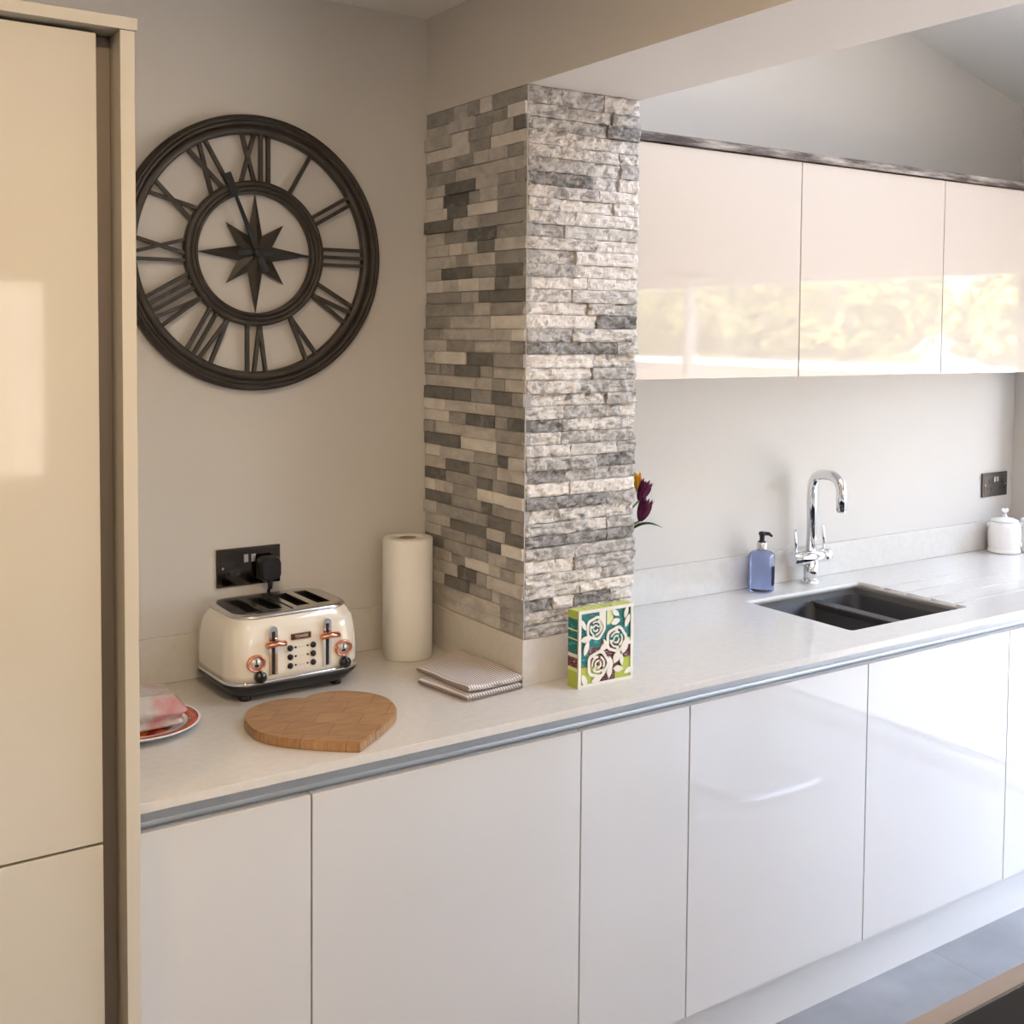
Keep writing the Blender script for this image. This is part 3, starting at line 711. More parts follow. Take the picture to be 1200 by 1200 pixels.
for x in slots: c.box(x, x+.031, -.062, .062, .165, .19)
top.parent = None; boolean(top, c); top.parent = ts
for x in slots:
    b = MB(); e = .0008
    b.box(x-.001, x, -.063, .063, .10, .1765); b.box(x+.031, x+.032, -.063, .063, .10, .1765); b.box(x, x+.031, -.063, -.062, .10, .1765); b.box(x, x+.031, .062, .063, .10, .1765); b.box(x-.001, x+.032, -.063, .063, .096, .10)
    for k in range(6): b.tube([(x+.003, -.06+.022*k, .165), (x+.003, -.05+.022*k, .110)], .0008, 6); b.tube([(x+.028, -.06+.022*k, .165), (x+.028, -.05+.022*k, .110)], .0008, 6)
    b.build('toast_slot', 'slot_dark', ts)
b = MB(); b.box(-.0008, .0008, -.078, .078, .1790, .1812); b.build('top_seam', 'slot_dark', ts)
FY = -(D+.002)/2     # front plane at mid height
for lx in (-.060, .062):
    b = MB(); b.loft([(.017, .0035, .0017, 0), (.017, .0035, .0017, .1)])
    for v in b.bm.verts: v.co = Vector((lx+v.co.x, FY-.001+v.co.y, .052+v.co.z))
    # rounded-end chrome track
    b = MB(); pts = [(lx-.0095, .056), (lx+.0095, .056)]+[(lx+.0095*math.cos(R(a)), .148+.0095*math.sin(R(a))) for a in range(0, 181, 20)]
    b.prism(pts, 'y', FY-.0030, FY+.012); trk = b.build('lever_track', 'chrome', ts)
    b = MB(); b.box(lx-.0035, lx+.0035, FY-.0036, FY-.0028, .058, .146); b.build('lever_slot', 'slot_dark', trk)
    b = MB(); pts = []
    b.lathe([(.004, -.022), (.0062, -.020), (.0066, 0), (.0062, .020), (.004, .022)], (lx, FY-.016, .125), n=16, axis='x')
    for v in b.bm.verts: v.co.y = FY-.016+(v.co.y-(FY-.016))*1.5; v.co.z -= abs(v.co.x-lx)*.12
    b.box(lx-.004, lx+.004, FY-.012, FY-.002, .120, .129)
    b.build('lever', 'copper', trk)
for kx, dz, bx in ((-.097, .086, -.090), (.100, .088, .102)):
    b = MB(); b.lathe([(.0205, .0), (.0205, .005), (.019, .008), (.0165, .008), (.0155, .0045), (.0155, 0)], (kx, FY+.001, dz), axis='y', n=32, cap=False); 
    for v in b.bm.verts: v.co.z = dz+(v.co.z-dz)*.85
    dr_ = b.build('dial_ring', 'copper', ts)
    b = MB(); b.lathe([(.0155, 0), (.0155, .004), (.001, .0045)], (kx, FY+.001, dz), axis='y', n=32)
    for v in b.bm.verts: v.co.z = dz+(v.co.z-dz)*.85
    o = b.build('dial_face', 'dial_face', dr_)
    b = MB(); b.box(kx-.001, kx+.001, FY-.0050, FY-.0040, dz-.001, dz+.009); b.box(kx-.004, kx+.004, FY-.0050, FY-.0040, dz-.007, dz-.002); b.build('dial_mark', 'black_plastic', dr_)
    b = MB(); b.lathe([(.0125, 0), (.0125, .010), (.011, .0135), (.002, .014)], (bx, FY+.0, .0575), axis='y', n=28); b.box(bx-.0018, bx+.0018, FY-.0165, FY-.012, .048, .067, .0006, 1)
    b.build('browning_knob', 'black_gloss', ts)
for r_ in range(3):
    for s_, bx in ((-1, -.022), (1, .030)):
        z = .0685+r_*.0185
        b = MB(); b.lathe([(.0062, -.002), (.0062, .003), (.005, .0045), (.001, .0045)], (bx, FY, z), axis='y', n=20); b.build('button', 'black_plastic', ts)
        b = MB(); b.lathe([(.0022, -.002), (.0022, .0012), (.001, .0016)], (bx-s_*.0125, FY, z), axis='y', n=12); b.build('indicator', 'black_plastic', ts)
    MB().box(-.0025, .0105, FY-.0012, FY+.001, .0685+r_*.0185-.0005, .0685+r_*.0185+.0005).build('button_mark', 'dial_face', ts)
bz = .128
bdg = MB().box(-.019, .025, FY-.0022, FY+.004, bz-.006, bz+.006, .0006, 1).build('badge', 'badge', ts)
text_mesh('badge_lettering', 'TOWER', .0085, 'badge_text', bdg, (.003, FY-.0026, bz), (PI/2, 0, 0), .0003)

# ================================================================ KITCHEN ROLL
rl = thing('kitchen_roll', 'white kitchen roll standing upright in the corner left of the column', 'kitchen roll', (.765, .520, WT))
MB().ring([(.021, .0), (.056, .0), (.0585, .003), (.0585, .279), (.056, .282), (.021, .282)], (0, 0, 0), 56, 'z').build('paper', 'paper', rl)
MB().ring([(.0195, .001), (.0209, .001), (.0209, .281), (.0195, .281)], (0, 0, 0), 32, 'z').build('cardboard_core', 'paper_core', rl)

# ================================================================ TEA TOWEL
def towel_layer(b, q, z0, th, amp, seed, sag=0):
    """q: four corners (2D) a,b,c,d counter-clockwise; pillow-like folded slab with rounded edges"""
    uvl = b.bm.loops.layers.uv.verify()
    nu, nv, nt_ = 40, 40, 8
    A, B_, C_, D_ = [Vector(p) for p in q]
    def pt(u, v): return (A*(1-u)+B_*u)*(1-v)+(D_*(1-u)+C_*u)*v
    def edge(u):  # rounded slab half height factor
        e = min(u, 1-u)*14; return 1 if e >= 1 else math.sqrt(max(0, 1-(1-e)**2))
    top, bot, uvt = [], [], []
    for j in range(nv+1):
        rt, rb = [], []
        for i in range(nu+1):
            u, v = i/nu, j/nv; p = pt(u, v); k = min(edge(u), edge(v))
            wv = amp*noise.noise(Vector((p.x*22+seed, p.y*22, seed)))+amp*.5*math.sin(v*9+seed+u*2)
            zc = z0+th/2; lift = sag*(1-v)*(u-.5)**2
            rt.append(b.bm.verts.new((p.x, p.y, zc+th/2*k+wv*(.4+.6*k)+abs(lift)))); rb.append(b.bm.verts.new((p.x, p.y, max(z0, zc-th/2*k+(wv*.5 if z0 > WT+.01 else 0)+abs(lift)*.7))))
        top.append(rt); bot.append(rb)
    def F(vs, uvs):
        f = b.bm.faces.new(vs); f.smooth = True
        for l, c in zip(f.loops, uvs): l[uvl].uv = c
    for j in range(nv):
        for i in range(nu):
            uv = [(i/nu, j/nv), ((i+1)/nu, j/nv), ((i+1)/nu, (j+1)/nv), (i/nu, (j+1)/nv)]
            F((top[j][i], top[j][i+1], top[j+1][i+1], top[j+1][i]), uv)
            F((bot[j+1][i], bot[j+1][i+1], bot[j][i+1], bot[j][i]), [uv[3], uv[2], uv[1], uv[0]])
    for i in range(nu):
        F((bot[0][i], bot[0][i+1], top[0][i+1], top[0][i]), [(i/nu, 0), ((i+1)/nu, 0), ((i+1)/nu, .02), (i/nu, .02)])
        F((top[nv][i], top[nv][i+1], bot[nv][i+1], bot[nv][i]), [(i/nu, 0), ((i+1)/nu, 0), ((i+1)/nu, .02), (i/nu, .02)])
    for j in range(nv):
        F((top[j][0], top[j+1][0], bot[j+1][0], bot[j][0]), [(0, j/nv), (0, (j+1)/nv), (.02, (j+1)/nv), (.02, j/nv)])
        F((bot[j][nu], bot[j+1][nu], top[j+1][nu], top[j][nu]), [(0, j/nv), (0, (j+1)/nv), (.02, (j+1)/nv), (.02, j/nv)])
b = MB()
towel_layer(b, [(.702, .146), (.852, .160), (.853, .400), (.676, .312)], WT+.0003, .015, .0012, 3)
towel_layer(b, [(.708, .150), (.856, .163), (.853, .435), (.694, .352)], WT+.0148, .013, .0030, 8, .02)
tw = b.build('tea_towel', 'towel_check'); tag(tw, 'folded white and brown checked tea towel on the worktop beside the column', 'towel')

# ================================================================ HEART BOARD
hp = [(.261, .238), (.269, .262), (.289, .298), (.325, .320), (.362, .326), (.392, .318), (.412, .306), (.432, .318), (.462, .320), (.497, .308), (.533, .274), (.552, .232), (.553, .196), (.540, .150), (.520, .119), (.476, .079), (.432, .042), (.394, .014), (.360, .040), (.307, .089), (.272, .136), (.257, .184)]
def catmull(P, closed=True, n=5, sharp=()):
    o = []; N = len(P)
    for i in range(N):
        p0, p1, p2, p3 = [Vector(P[(i+k) % N]) for k in (-1, 0, 1, 2)]
        if i in sharp: p0 = p1-(p2-p1)
        if (i+1) % N in sharp: p3 = p2+(p2-p1)
        for k in range(n):
            t = k/n; o.append(tuple(.5*((2*p1)+(p2-p0)*t+(2*p0-5*p1+4*p2-p3)*t*t+(3*p1-p0-3*p2+p3)*t**3)))
    return o
hs = catmull(hp, sharp=(6, 17))
cxh = sum(p[0] for p in hs)/len(hs); cyh = sum(p[1] for p in hs)/len(hs)
hb = MB(); hb.prism([(p[0]-cxh, p[1]-cyh) for p in hs], 'z', 0, .0185)
es = [e for e in hb.bm.edges if abs(e.verts[0].co.z-e.verts[1].co.z) < 1e-6]
bmesh.ops.bevel(hb.bm, geom=es, offset=.002, segments=2, affect='EDGES')
hb = hb.build('chopping_board', 'board_wood', None, (cxh, cyh, WT+.0002)); tag(hb, 'heart-shaped wooden chopping board lying in front of the toaster', 'chopping board')

# ================================================================ PLATE AND BAG
pt = thing('plate', 'white plate with a red patterned rim half hidden by the tall cabinet', 'plate', (.0925, .345, WT))
PR = .112
MB().lathe([(.055, .0), (.060, .002), (.070, .004), (PR-.01, .0125), (PR, .0185), (PR+.0008, .0200), (PR-.001, .0205), (PR-.004, .0195), (PR-.028, .0135), (.066, .0085), (.001, .008)], n=72).build('dish', 'plate_white', pt)
MB().ring([(PR-.0045, .0200), (PR-.0235, .0152), (PR-.0235, .0147), (PR-.0045, .0195)], (0, 0, 0), 72, 'z').build('rim_pattern', 'plate_red', pt)
MB().lathe([(.062, .0079), (.062, .0090), (.001, .0087)], n=48).build('centre_pattern', 'plate_orange', pt)
def bag():
    b = MB(); nu, nv = 34, 22; x0, x1, y0, y1 = -.082, .062, -.085, .055
    for side in (1,):
        secs = []
        for k in range(13):
            t = k/12; z = .0005+.058*t
            inset = .006*math.sin(t*PI*3)+(.004 if k in (0,) else 0)+(.012*max(0, t-.85)/.15)
            secs.append((.158-2*inset-.012*t, .125-2*inset-.02*t, .02, z))
        b.loft(secs, (-.008, -.012), 8)
    for v in b.bm.verts:
        n1 = noise.noise_vector(v.co*28); v.co += n1*.0024
        v.co.z = max(v.co.z, .0)
        v.co.z += -.10*v.co.x*(v.co.z/.064)
    bmesh.ops.triangulate(b.bm, faces=[f for f in b.bm.faces if len(f.verts) > 4])
    return b
bg_ = bag().build('food_bag', 'bag_plastic', None, (.093, .345, WT+.0215)); tag(bg_, 'crumpled clear plastic bag of pink food lying on the red-rimmed plate', 'bag')

# ================================================================ DECORATIVE BOX
bx = thing('decorative_box', 'green and teal gift box with white cut-out roses in front of the column', 'box', (1.026, .1165, WT+.0003), R(0))
BW, BH, BD = .151, .168, .036
# body panels
MB().box(-BW/2, BW/2, -BD/2+.003, BD/2, .0, BH-.002).build('body', 'box_white', bx)
SIDE = [(0, .036, 'box_green'), (.036, .044, 'box_lime'), (.044, .066, 'box_plum'), (.066, .074, 'box_white'), (.074, .104, 'box_teal'), (.104, .107, 'box_lime'), (.107, .124, 'box_teal'), (.124, .127, 'box_lime'), (.127, .150, 'box_teal'), (.150, BH-.002, 'box_green')]
b = MB(); mats_ = ['box_green', 'box_lime', 'box_plum', 'box_white', 'box_teal']
for a, c_, m_ in SIDE:
    b.mi = mats_.index(m_); b.box(-BW/2-.0006, -BW/2, -BD/2+.003, BD/2, a, c_)
b.build('side_pattern', mats_, bx)
b = MB(); b.mi = 0; b.box(-BW/2, BW/2, -BD/2+.003, BD/2, BH-.0019, BH-.001); b.mi = 1
for k in range(17):
    x = -BW/2+.004+k*.0088; s_ = (1 if (k//3) % 2 else -1)*.006
    b.prism([(x, -BD/2+.004), (x+.003, -BD/2+.004), (x+.003+s_, BD/2-.001), (x+s_, BD/2-.001)], 'z', BH-.0011, BH-.0006)
b.build('lid_pattern', ['box_green', 'box_lime'], bx)
# coloured background behind the cut-outs
b = MB(); cells = [(-.5, .5, .5, 1, 4), (-.5, .5, 0, .5, 2), (-.5, -.32, .28, .5, 4), (-.5, -.1, 0, .26, 0), (.18, .5, 0, .14, 0), (.3, .5, .14, .3, 0), (-.12, .0, .72, 1, 3), (.02, .14, .78, 1, 1), (.40, .5, .5, .56, 1), (-.1, .1, .4, .56, 2)]
for i, (a, c_, z0, z1, m_) in enumerate(cells):
    b.mi = m_; b.box(a*(BW-.004), c_*(BW-.004), -BD/2+.0020-.0001*i, -BD/2+.0029, z0*(BH-.004)+.001, z1*(BH-.004)+.001)
b.build('backing_pattern', mats_, bx)
# white fretwork: frame + roses + leaves
b = MB(); y1 = -BD/2+.0008; y0 = -BD/2-.0012; f = .007
_k = [0]
def plate2(pts): _k[0] += 1; b.prism(pts, 'y', y0-.00001*_k[0], y1)
plate2([(-BW/2, 0), (BW/2, 0), (BW/2, f), (-BW/2, f)]); plate2([(-BW/2, BH-f), (BW/2, BH-f), (BW/2, BH), (-BW/2, BH)]); plate2([(-BW/2, f), (-BW/2+f, f), (-BW/2+f, BH-f), (-BW/2, BH-f)]); plate2([(BW/2-f, f), (BW/2, f), (BW/2, BH-f), (BW/2-f, BH-f)])
def arc(cx, cz, r0, r1, a0, a1, n=8, wob=0):
    P1, P2 = [], []
    for k in range(n+1):
        a = R(a0+(a1-a0)*k/n); rr = 1+wob*math.cos(5*a); P1.append((cx+r1*rr*math.cos(a), cz+r1*rr*math.sin(a))); P2.append((cx+r0*rr*math.cos(a), cz+r0*rr*math.sin(a)))
    plate2(P1+P2[::-1])
def rose(cx, cz, r_, ph):
    for k in range(5): arc(cx, cz, r_*.80, r_*1.03, ph+72*k+3, ph+72*k+76, 7, .06)
    for k in range(3): arc(cx, cz, r_*.50, r_*.64, ph+120*k+20, ph+120*k+115, 7)
    for k in range(2): arc(cx, cz, r_*.20, r_*.33, ph+180*k, ph+180*k+150, 6)
    arc(cx, cz, r_*.6, r_*.8, ph+40, ph+60, 3); arc(cx, cz, r_*.3, r_*.5, ph+140, ph+165, 3); arc(cx, cz, r_*.6, r_*.8, ph+230, ph+250, 3)
rose(-.029, .126, .025, 10); rose(.028, .094, .028, 40); rose(-.022, .046, .029, 70)
def leaf(cx, cz, L, wd, ang):
    a = R(ang); d = (math.cos(a), math.sin(a)); n_ = (-d[1], d[0]); P = []
    for k in range(11): t = k/10; ww = wd*math.sin(PI*t)**.8; P.append((cx+d[0]*L*t+n_[0]*ww, cz+d[1]*L*t+n_[1]*ww))
    for k in range(9, 0, -1): t = k/10; ww = wd*math.sin(PI*t)**.8; P.append((cx+d[0]*L*t-n_[0]*ww, cz+d[1]*L*t-n_[1]*ww))
    plate2(P)
for l in [(-.070, .150, .030, .005, -60), (-.070, .104, .030, .007, 5), (-.060, .070, .034, .006, 70), (.015, .160, .024, .006, -35), (.012, .131, .026, .007, 12), (.050, .138, .028, .005, 70), (.052, .118, .030, .006, 65),
          (-.018, .075, .030, .007, 30), (.008, .060, .030, .006, -75), (.022, .042, .030, .009, 60), (.045, .060, .034, .0095, 70), (.020, .030, .028, .007, -8), (.050, .016, .026, .006, 20), (-.066, .030, .032, .007, -65), (-.04, .010, .030, .007, 15), (.008, .012, .030, .007, 85), (-.008, .100, .03, .004, -60), (.044, .034, .028, .005, 95), (.05, .088, .022, .005, -20)]: leaf(*l)
b.build('cut_out_front', 'box_white', bx)

# ================================================================ SOAP BOTTLE
sb = thing('soap_bottle', 'clear pump bottle of blue washing-up liquid left of the tap', 'bottle', (1.982, .560, WT))
MB().lathe([(.034, .0), (.0375, .003), (.0380, .010), (.0380, .100), (.0365, .112), (.030, .119), (.018, .123), (.0145, .1235)], n=40).build('bottle', 'soap_blue', sb)
b = MB(); b.lathe([(.0145, .1236), (.0150, .126), (.0150, .146), (.013, .1475)], n=32); b.build('collar', 'steel', sb)
b = MB(); b.lathe([(.012, .1476), (.012, .150), (.0075, .152), (.0075, .166), (.010, .168), (.0105, .175), (.007, .1785)], n=24); b.tube([(0, 0, .1725), (.014, -.014, .1725), (.021, -.021, .165)], [.0062, .0055, .0040], 12); b.build('pump', 'black_plastic', sb)
b = MB(); n_ = 14; A = []
for z in (.022, .078):
    A.append([b.bm.verts.new((.0384*math.cos(R(-88+k*70/n_)), .0384*math.sin(R(-88+k*70/n_)), z)) for k in range(n_+1)])
fs = [b.bm.faces.new((A[0][k], A[0][k+1], A[1][k+1], A[1][k])) for k in range(n_)]
r_ = bmesh.ops.solidify(b.bm, geom=fs, thickness=-.0006)
b._mark(b.bm.faces[:], True); b.build('bottle_label', 'bottle_label', sb)

# ================================================================ CERAMIC JARS
def jar(loc, s_, label):
    t = thing('ceramic_jar', label, 'jar', loc, 0, 'white ceramic jars by the end wall'); k = s_
    MB().lathe([(.050*k, 0), (.0565*k, .002), (.0565*k, .008), (.0535*k, .012), (.0535*k, .018), (.0560*k, .045), (.0560*k, .075), (.0525*k, .098), (.047*k, .108), (.046*k, .109)], n=44).build('pot', 'ceramic', t)
    b = MB(); b.lathe([(.046*k, .1095), (.0475*k, .112), (.044*k, .117), (.030*k, .122), (.011*k, .125), (.0065*k, .128), (.006*k, .136)], n=36)
    ld = b.build('lid', 'ceramic', t)
    hp_ = []
    for i in range(28):
        a = 2*PI*i/28; hp_.append((.00078*k*16*math.sin(a)**3, .148+.00078*k*(13*math.cos(a)-5*math.cos(2*a)-2*math.cos(3*a)-math.cos(4*a))))
    b = MB(); b.prism(hp_, 'y', -.0045, .0045); bmesh.ops.bevel(b.bm, geom=[e for e in b.bm.edges if abs(e.verts[0].co.y-e.verts[1].co.y) < 1e-6], offset=.0015, segments=2, affect='EDGES')
    o = b.build('heart_knob', 'ceramic', ld); o.rotation_euler = (0, 0, R(-35))
    # embossed lug handles and relief flowers
    for a_ in (R(-35), R(145)):
        p = (.054*k*math.cos(a_), .054*k*math.sin(a_), .094)
        MB().tube([(p[0]*.92, p[1]*.92, .100), (p[0]*1.09, p[1]*1.09, .102), (p[0]*1.10, p[1]*1.10, .094), (p[0]*.98, p[1]*.98, .090)], .0030, 8).build('lug', 'ceramic', t)
    b = MB()
    for i, aa in enumerate((-72, -62, -52, -42)):
        a_ = R(aa); r0 = .0558*k; cz = .030+(.004 if i % 2 else 0)
        for j in range(6):
            q = 2*PI*j/6; tng = Vector((-math.sin(a_), math.cos(a_), 0)); c0 = Vector((r0*math.cos(a_), r0*math.sin(a_), cz))+tng*.0042*math.cos(q)+Vector((0, 0, .0042*math.sin(q)))
            bmesh.ops.create_uvsphere(b.bm, u_segments=8, v_segments=6, radius=.0026, matrix=Matrix.Translation(c0))
    for f_ in b.bm.faces: f_.smooth = True
    b.build('relief_flowers', 'ceramic', t)
jar((3.176, .542, WT), 1.0, 'white ceramic jar with a heart-shaped knob standing in the corner')
jar((3.264, .499, WT), .72, 'white ceramic jar cut off by the right edge, beyond the heart-knobbed jar')

# ================================================================ TULIPS IN A VASE
vs = thing('flower_vase', 'white vase hidden behind the stone column holding tulips', 'vase', (1.262, .40, WT))
b = MB(); b.lathe([(.030, 0), (.034, .003), (.040, .06), (.034, .12), (.024, .16), (.028, .19), (.0262, .19), (.022, .16), (.031, .12), (.036, .06), (.030, .008), (.001, .008)], n=36); b.build('pot', 'ceramic', vs)
def tulip(stem, head, L, wd, m_, label, leaf_=None, openp=.25):
    base = Vector(stem[-1]); t = thing('tulip', label, 'flower', stem[0], 0); o0 = Vector(stem[0])
    MB().tube([Vector(p)-o0 for p in bezier(*stem, 14)], .0026, 8).build('stem', 'stem_green', t)
    d = Vector(head).normalized(); up = Vector((0, 0, 1)); a = d.cross(Vector((.3, 1, .1))).normalized(); c_ = d.cross(a)
    for k in range(6):
        ph = 2*PI*k/6+.3; rad = a*math.cos(ph)+c_*math.sin(ph); tng = -a*math.sin(ph)+c_*math.cos(ph); b = MB(); n1, n2 = 8, 5; G_ = []
        out_ = 1.0 if k % 2 else .86
        for i in range(n1+1):
            s_ = i/n1; r_ = wd*math.sin(PI*min(1, s_*.62+.03))**.75*out_+openp*wd*max(0, s_-.6)*(.6 if k % 2 else 1.6); ww = wd*1.05*math.sin(PI*(s_*.9+.06))**.7*(1 if s_ < .95 else .35)
            row = []
            for j in range(n2):
                q = (j/(n2-1)-.5)*2; row.append(b.bm.verts.new(base-o0+d*(L*s_-.006*q*q*s_)+rad*(r_-.25*ww*q*q)+tng*ww*q*.8))
            G_.append(row)
        fs = [b.bm.faces.new((G_[i][j], G_[i][j+1], G_[i+1][j+1], G_[i+1][j])) for i in range(n1) for j in range(n2-1)]
        bmesh.ops.solidify(b.bm, geom=fs, thickness=.0008); b._mark(b.bm.faces[:], True)
        b.build('petal', m_, t)
    if leaf_: 
        p = [Vector(q)-o0 for q in bezier(*leaf_, 14)]; b = MB(); n_ = len(p); rows = []
        for i, q in enumerate(p):
            s_ = i/(n_-1); ww = .0075*math.sin(PI*(s_*.93+.04))**.8; dd = (p[min(i+1, n_-1)]-p[max(i-1, 0)]).normalized(); sd = dd.cross(Vector((0.2, .9, .5))).normalized(); sd2 = Vector((0, .8, .25))
            rows.append([b.bm.verts.new(q-sd2*ww), b.bm.verts.new(q-Vector((0, 0, ww*.5))), b.bm.verts.new(q+sd2*ww)])
        fs = [b.bm.faces.new((rows[i][j], rows[i][j+1], rows[i+1][j+1], rows[i+1][j])) for i in range(n_-1) for j in range(2)]
        bmesh.ops.solidify(b.bm, geom=fs, thickness=.0007); b._mark(b.bm.faces[:], True); b.build('leaf', 'stem_green', t)
Z0 = WT+.05
tulip([(1.258, .395, Z0), (1.260, .398, 1.15), (1.262, .375, 1.19), (1.317, .335, 1.218)], (.30, -.1, .9), .062, .0165, 'tulip_purple', 'lower dark purple tulip drooping out from behind the column',
      [(1.29, .375, 1.17), (1.33, .36, 1.215), (1.365, .355, 1.215), (1.405, .35, 1.192)], .5)
tulip([(1.268, .405, Z0), (1.268, .40, 1.12), (1.27, .385, 1.20), (1.347, .375, 1.262)], (.45, -.05, .85), .058, .0155, 'tulip_purple', 'upper dark purple tulip beside the yellow one', None, .4)
tulip([(1.258, .41, Z0), (1.258, .41, 1.12), (1.30, .41, 1.22), (1.366, .405, 1.286)], (-.12, .0, 1), .045, .0125, 'tulip_yellow', 'yellow and orange tulip at the top edge of the bunch', None, .6)

# ================================================================ ISLAND WITH HOB
isl = thing('kitchen_island', 'kitchen island with a beige worktop in the bottom right foreground', 'island', (1.15, -1.5, 0))
OFF = (-1.15, 1.5, 0)
b = MB(); b.box(.30, 1.72, -1.98, -1.045, .902, .9205, .0025, 3); o = b.build('worktop', 'island_top', isl, OFF)
b = MB(); b.box(.34, 1.68, -1.94, -1.075, .0, .902, .002, 1); b.build('body', 'island_body', isl, OFF)
hob = thing('hob', 'black glass hob with a brown metal edge on the island', 'hob', (.95, -1.34, .9207))
MB().box(-.42, .42, -.26, .264, 0, .006, .001, 1).build('frame', 'hob_frame', hob)
MB().box(-.415, .415, -.255, .256, .0062, .0102, .0012, 2).build('glass_plate', 'black_glass', hob)

# ================================================================ CANTILEVER CHAIRS (seen as reflections in the doors)
def chair(x0, label):
    t = thing('cantilever_chair', label, 'chair', (x0, -1.22, 0), 0, 'cantilever chairs beyond the island'); hw = .20; r_ = .011
    yf, yb = .24, -.25     # front bar toward the kitchen, uprights away
    pts = fillet([(-hw, yb, .45), (-hw, yb, r_), (-hw, yf, r_), (hw, yf, r_), (hw, yb, r_), (hw, yb, .45)], .06, 8)
    MB().tube(pts, r_, 12).build('sled_base', 'chrome', t)
    for s_ in (-1, 1):
        p = fillet([(s_*hw, yb, .45), (s_*hw, yb+.01, .462), (s_*hw, .19, .462), (s_*hw, .25, .90)], .009, 4); MB().tube(p, r_, 12).build('side_tube', 'chrome', t)
    MB().box(-hw+.012, hw-.012, yb+.02, .20, .452, .492, .012, 3).build('seat', 'chair_seat', t)
    b = MB(); b.box(-hw+.012, hw-.012, -.014, .014, 0, .36, .010, 3)
    o = b.build('backrest', 'chair_seat', t); o.location = (0, .222, .55); o.rotation_euler = (R(-8), 0, 0)
    return t
chair(2.605, 'grey cantilever chair on a chrome sled base at the table end nearer the glazed doors')
chair(2.03, 'grey cantilever chair on a chrome sled base at the table end nearer the island')

dt = thing('dining_table', 'white dining table beyond the island with cantilever chairs at it', 'table', (2.46, -1.99, 0))
MB().box(-.68, .68, -.50, .50, .725, .752, .003, 2).build('tabletop', 'table_white', dt)
for sx in (-1, 1):
    for sy in (-1, 1): MB().box(sx*.63-.025, sx*.63+.025, sy*.45-.025, sy*.45+.025, 0, .7245, .002, 1).build('leg', 'table_white', dt)
# ================================================================ CEILING SPOTS
for i, (x, y) in enumerate(SPOTS):
    t = thing('ceiling_spotlight', ['recessed ceiling spotlight nearest the clock', 'recessed ceiling spotlight above the tall cabinet', 'recessed ceiling spotlight behind the viewer by the beam', 'recessed ceiling spotlight behind the viewer at the left'][i], 'light', (x, y, ZC), 0, 'recessed spotlights in the kitchen ceiling')
    MB().ring([(.036, -.001), (.036, -.008), (.046, -.006), (.048, -.001)], (0, 0, 0), 32, 'z').build('bezel', 'frame_white', t)
    MB().lathe([(.0355, -.001), (.0355, -.004), (.002, -.0045)], n=24).build('lens', 'bulb', t)

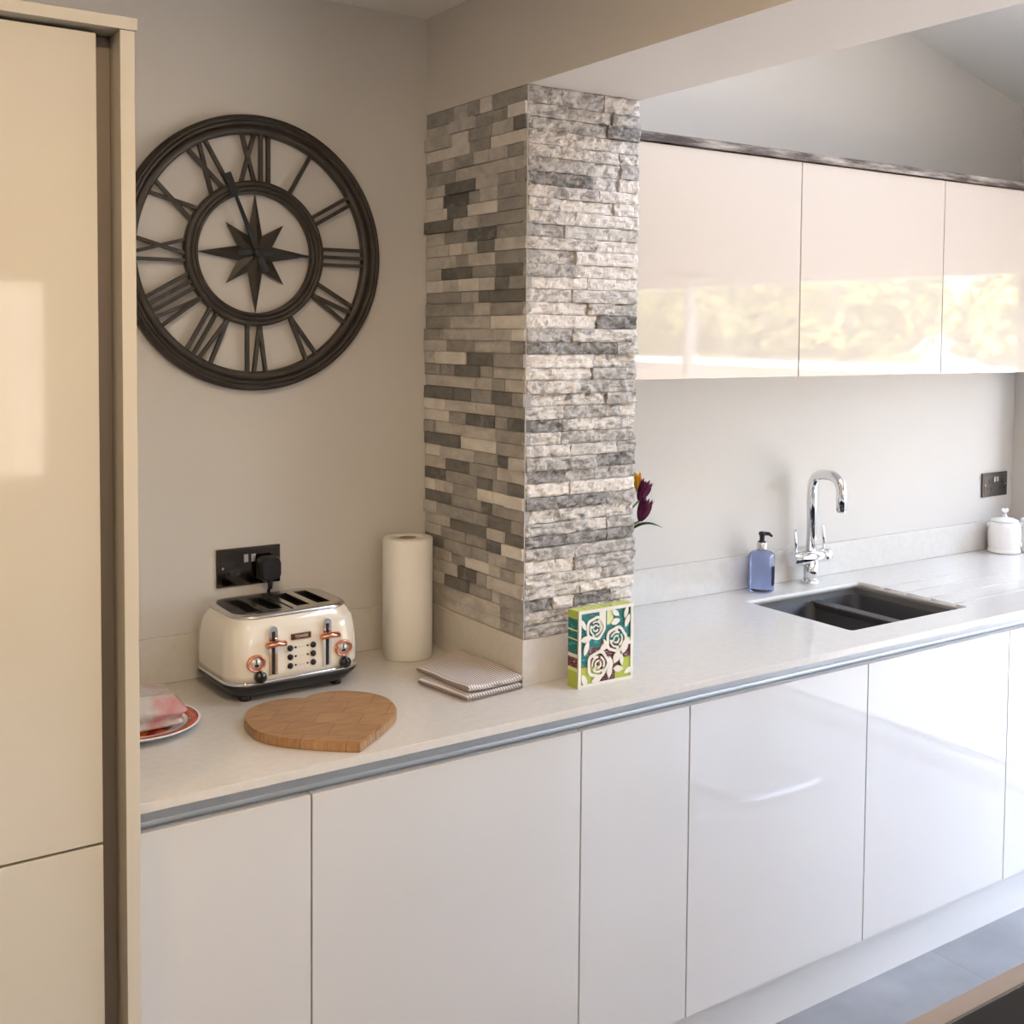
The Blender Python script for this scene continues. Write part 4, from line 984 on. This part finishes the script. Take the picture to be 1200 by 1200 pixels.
# ================================================================ GARDEN
fn = MB()  # unseen fence, added to darken what the rear window reflects indoors
for k in range(26): fn.box(-2.6+k*.2, -2.6+k*.2+.185, -8.62, -8.60, -.05, 2.6)
fn.box(-2.6, 2.6, -8.66, -8.62, .4, .5); fn.box(-2.6, 2.6, -8.66, -8.62, 2.0, 2.1)
tag(fn.build('dimming_fence', 'garden_wall'), 'unseen vertical board fence added to darken the rear window', 'fence')
gw = MB(); gw.box(8.2, 8.42, -18, 6, -.05, 1.36); o = gw.build('garden_wall', 'garden_wall'); tag(o, 'low brown garden wall with pale coping beyond the glazed doors', 'wall')
MB().box(8.12, 8.50, -18, 6, 1.36, 1.42).build('coping', 'coping', o)
def tree_meshes(seed):
    rn = random.Random(seed)
    crown = MB(); bm = crown.bm
    def leafq(c0, nrm, s_):
        a = nrm.orthogonal().normalized(); a.rotate(Matrix.Rotation(rn.uniform(0, 6.28), 3, nrm)); c_ = nrm.cross(a)
        vs_ = [bm.verts.new(c0+a*s_*x+c_*s_*.55*y+nrm*s_*.15*z) for x, y, z in ((-1, 0, 0), (0, -1, 1), (1, 0, 0), (0, 1, 1))]
        bm.faces.new(vs_)
    blobs = [(Vector((rn.uniform(-.7, .7), rn.uniform(-.8, .8), rn.uniform(.9, 2.3))), rn.uniform(.45, .75)) for _ in range(15)]
    for c0, r0 in blobs:
        for _ in range(330):
            d = Vector((rn.gauss(0, 1), rn.gauss(0, 1), rn.gauss(0, 1))).normalized()
            nr = (d+Vector((rn.uniform(-.5, .5), rn.uniform(-.5, .5), rn.uniform(-.2, .7)))).normalized()
            leafq(c0+d*r0*rn.uniform(.8, 1.08), nr, rn.uniform(.04, .09))
    core = MB()
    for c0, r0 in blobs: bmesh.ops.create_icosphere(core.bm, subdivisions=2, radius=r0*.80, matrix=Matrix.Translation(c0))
    tr = MB(); tr.tube([(0, 0, -.05), (.03, 0, .9), (0, .05, 1.8)], [.14, .11, .06], 10)
    return crown, core, tr
protos = []
for sd in (3, 11):
    t = thing('garden_tree', 'broad leafy tree', 'tree', (10.5, 0, 0), 0, 'leafy trees behind the garden wall')
    a, c_, d = tree_meshes(sd)
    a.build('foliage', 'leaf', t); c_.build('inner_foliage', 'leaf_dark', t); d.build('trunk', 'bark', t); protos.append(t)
TL = ['leafy tree behind the garden wall opposite the sink', 'leafy tree behind the garden wall, second from the house', 'leafy tree in the middle of the garden row', 'leafy tree further down the garden row', 'leafy tree near the far end of the garden row', 'leafy tree at the far end of the garden row', 'leafy tree at the near end of the garden row', 'leafy tree seen past the end window', 'tall leafy tree behind the middle of the row']
TP = [(10.2, -1.5), (10.4, -4.2), (10.1, -6.7), (10.5, -9.1), (10.3, -11.6), (10.5, -14.1), (10.3, 1.0), (10.2, 3.6), (12.9, -5.4)]
for i, (x, y) in enumerate(TP):
    if i < 2: r0 = protos[i]
    else:
        src = protos[i % 2]; r0 = src.copy(); C.objects.link(r0)
        for ch in list(src.children):
            cc = ch.copy(); C.objects.link(cc); cc.parent = r0
    r0.location = (x, y, -.05); r0.rotation_euler = (0, 0, i*1.3); r0['label'] = TL[i]
    s_ = .84+.06*((i*7) % 3); r0.scale = (s_, s_, s_*1.1)
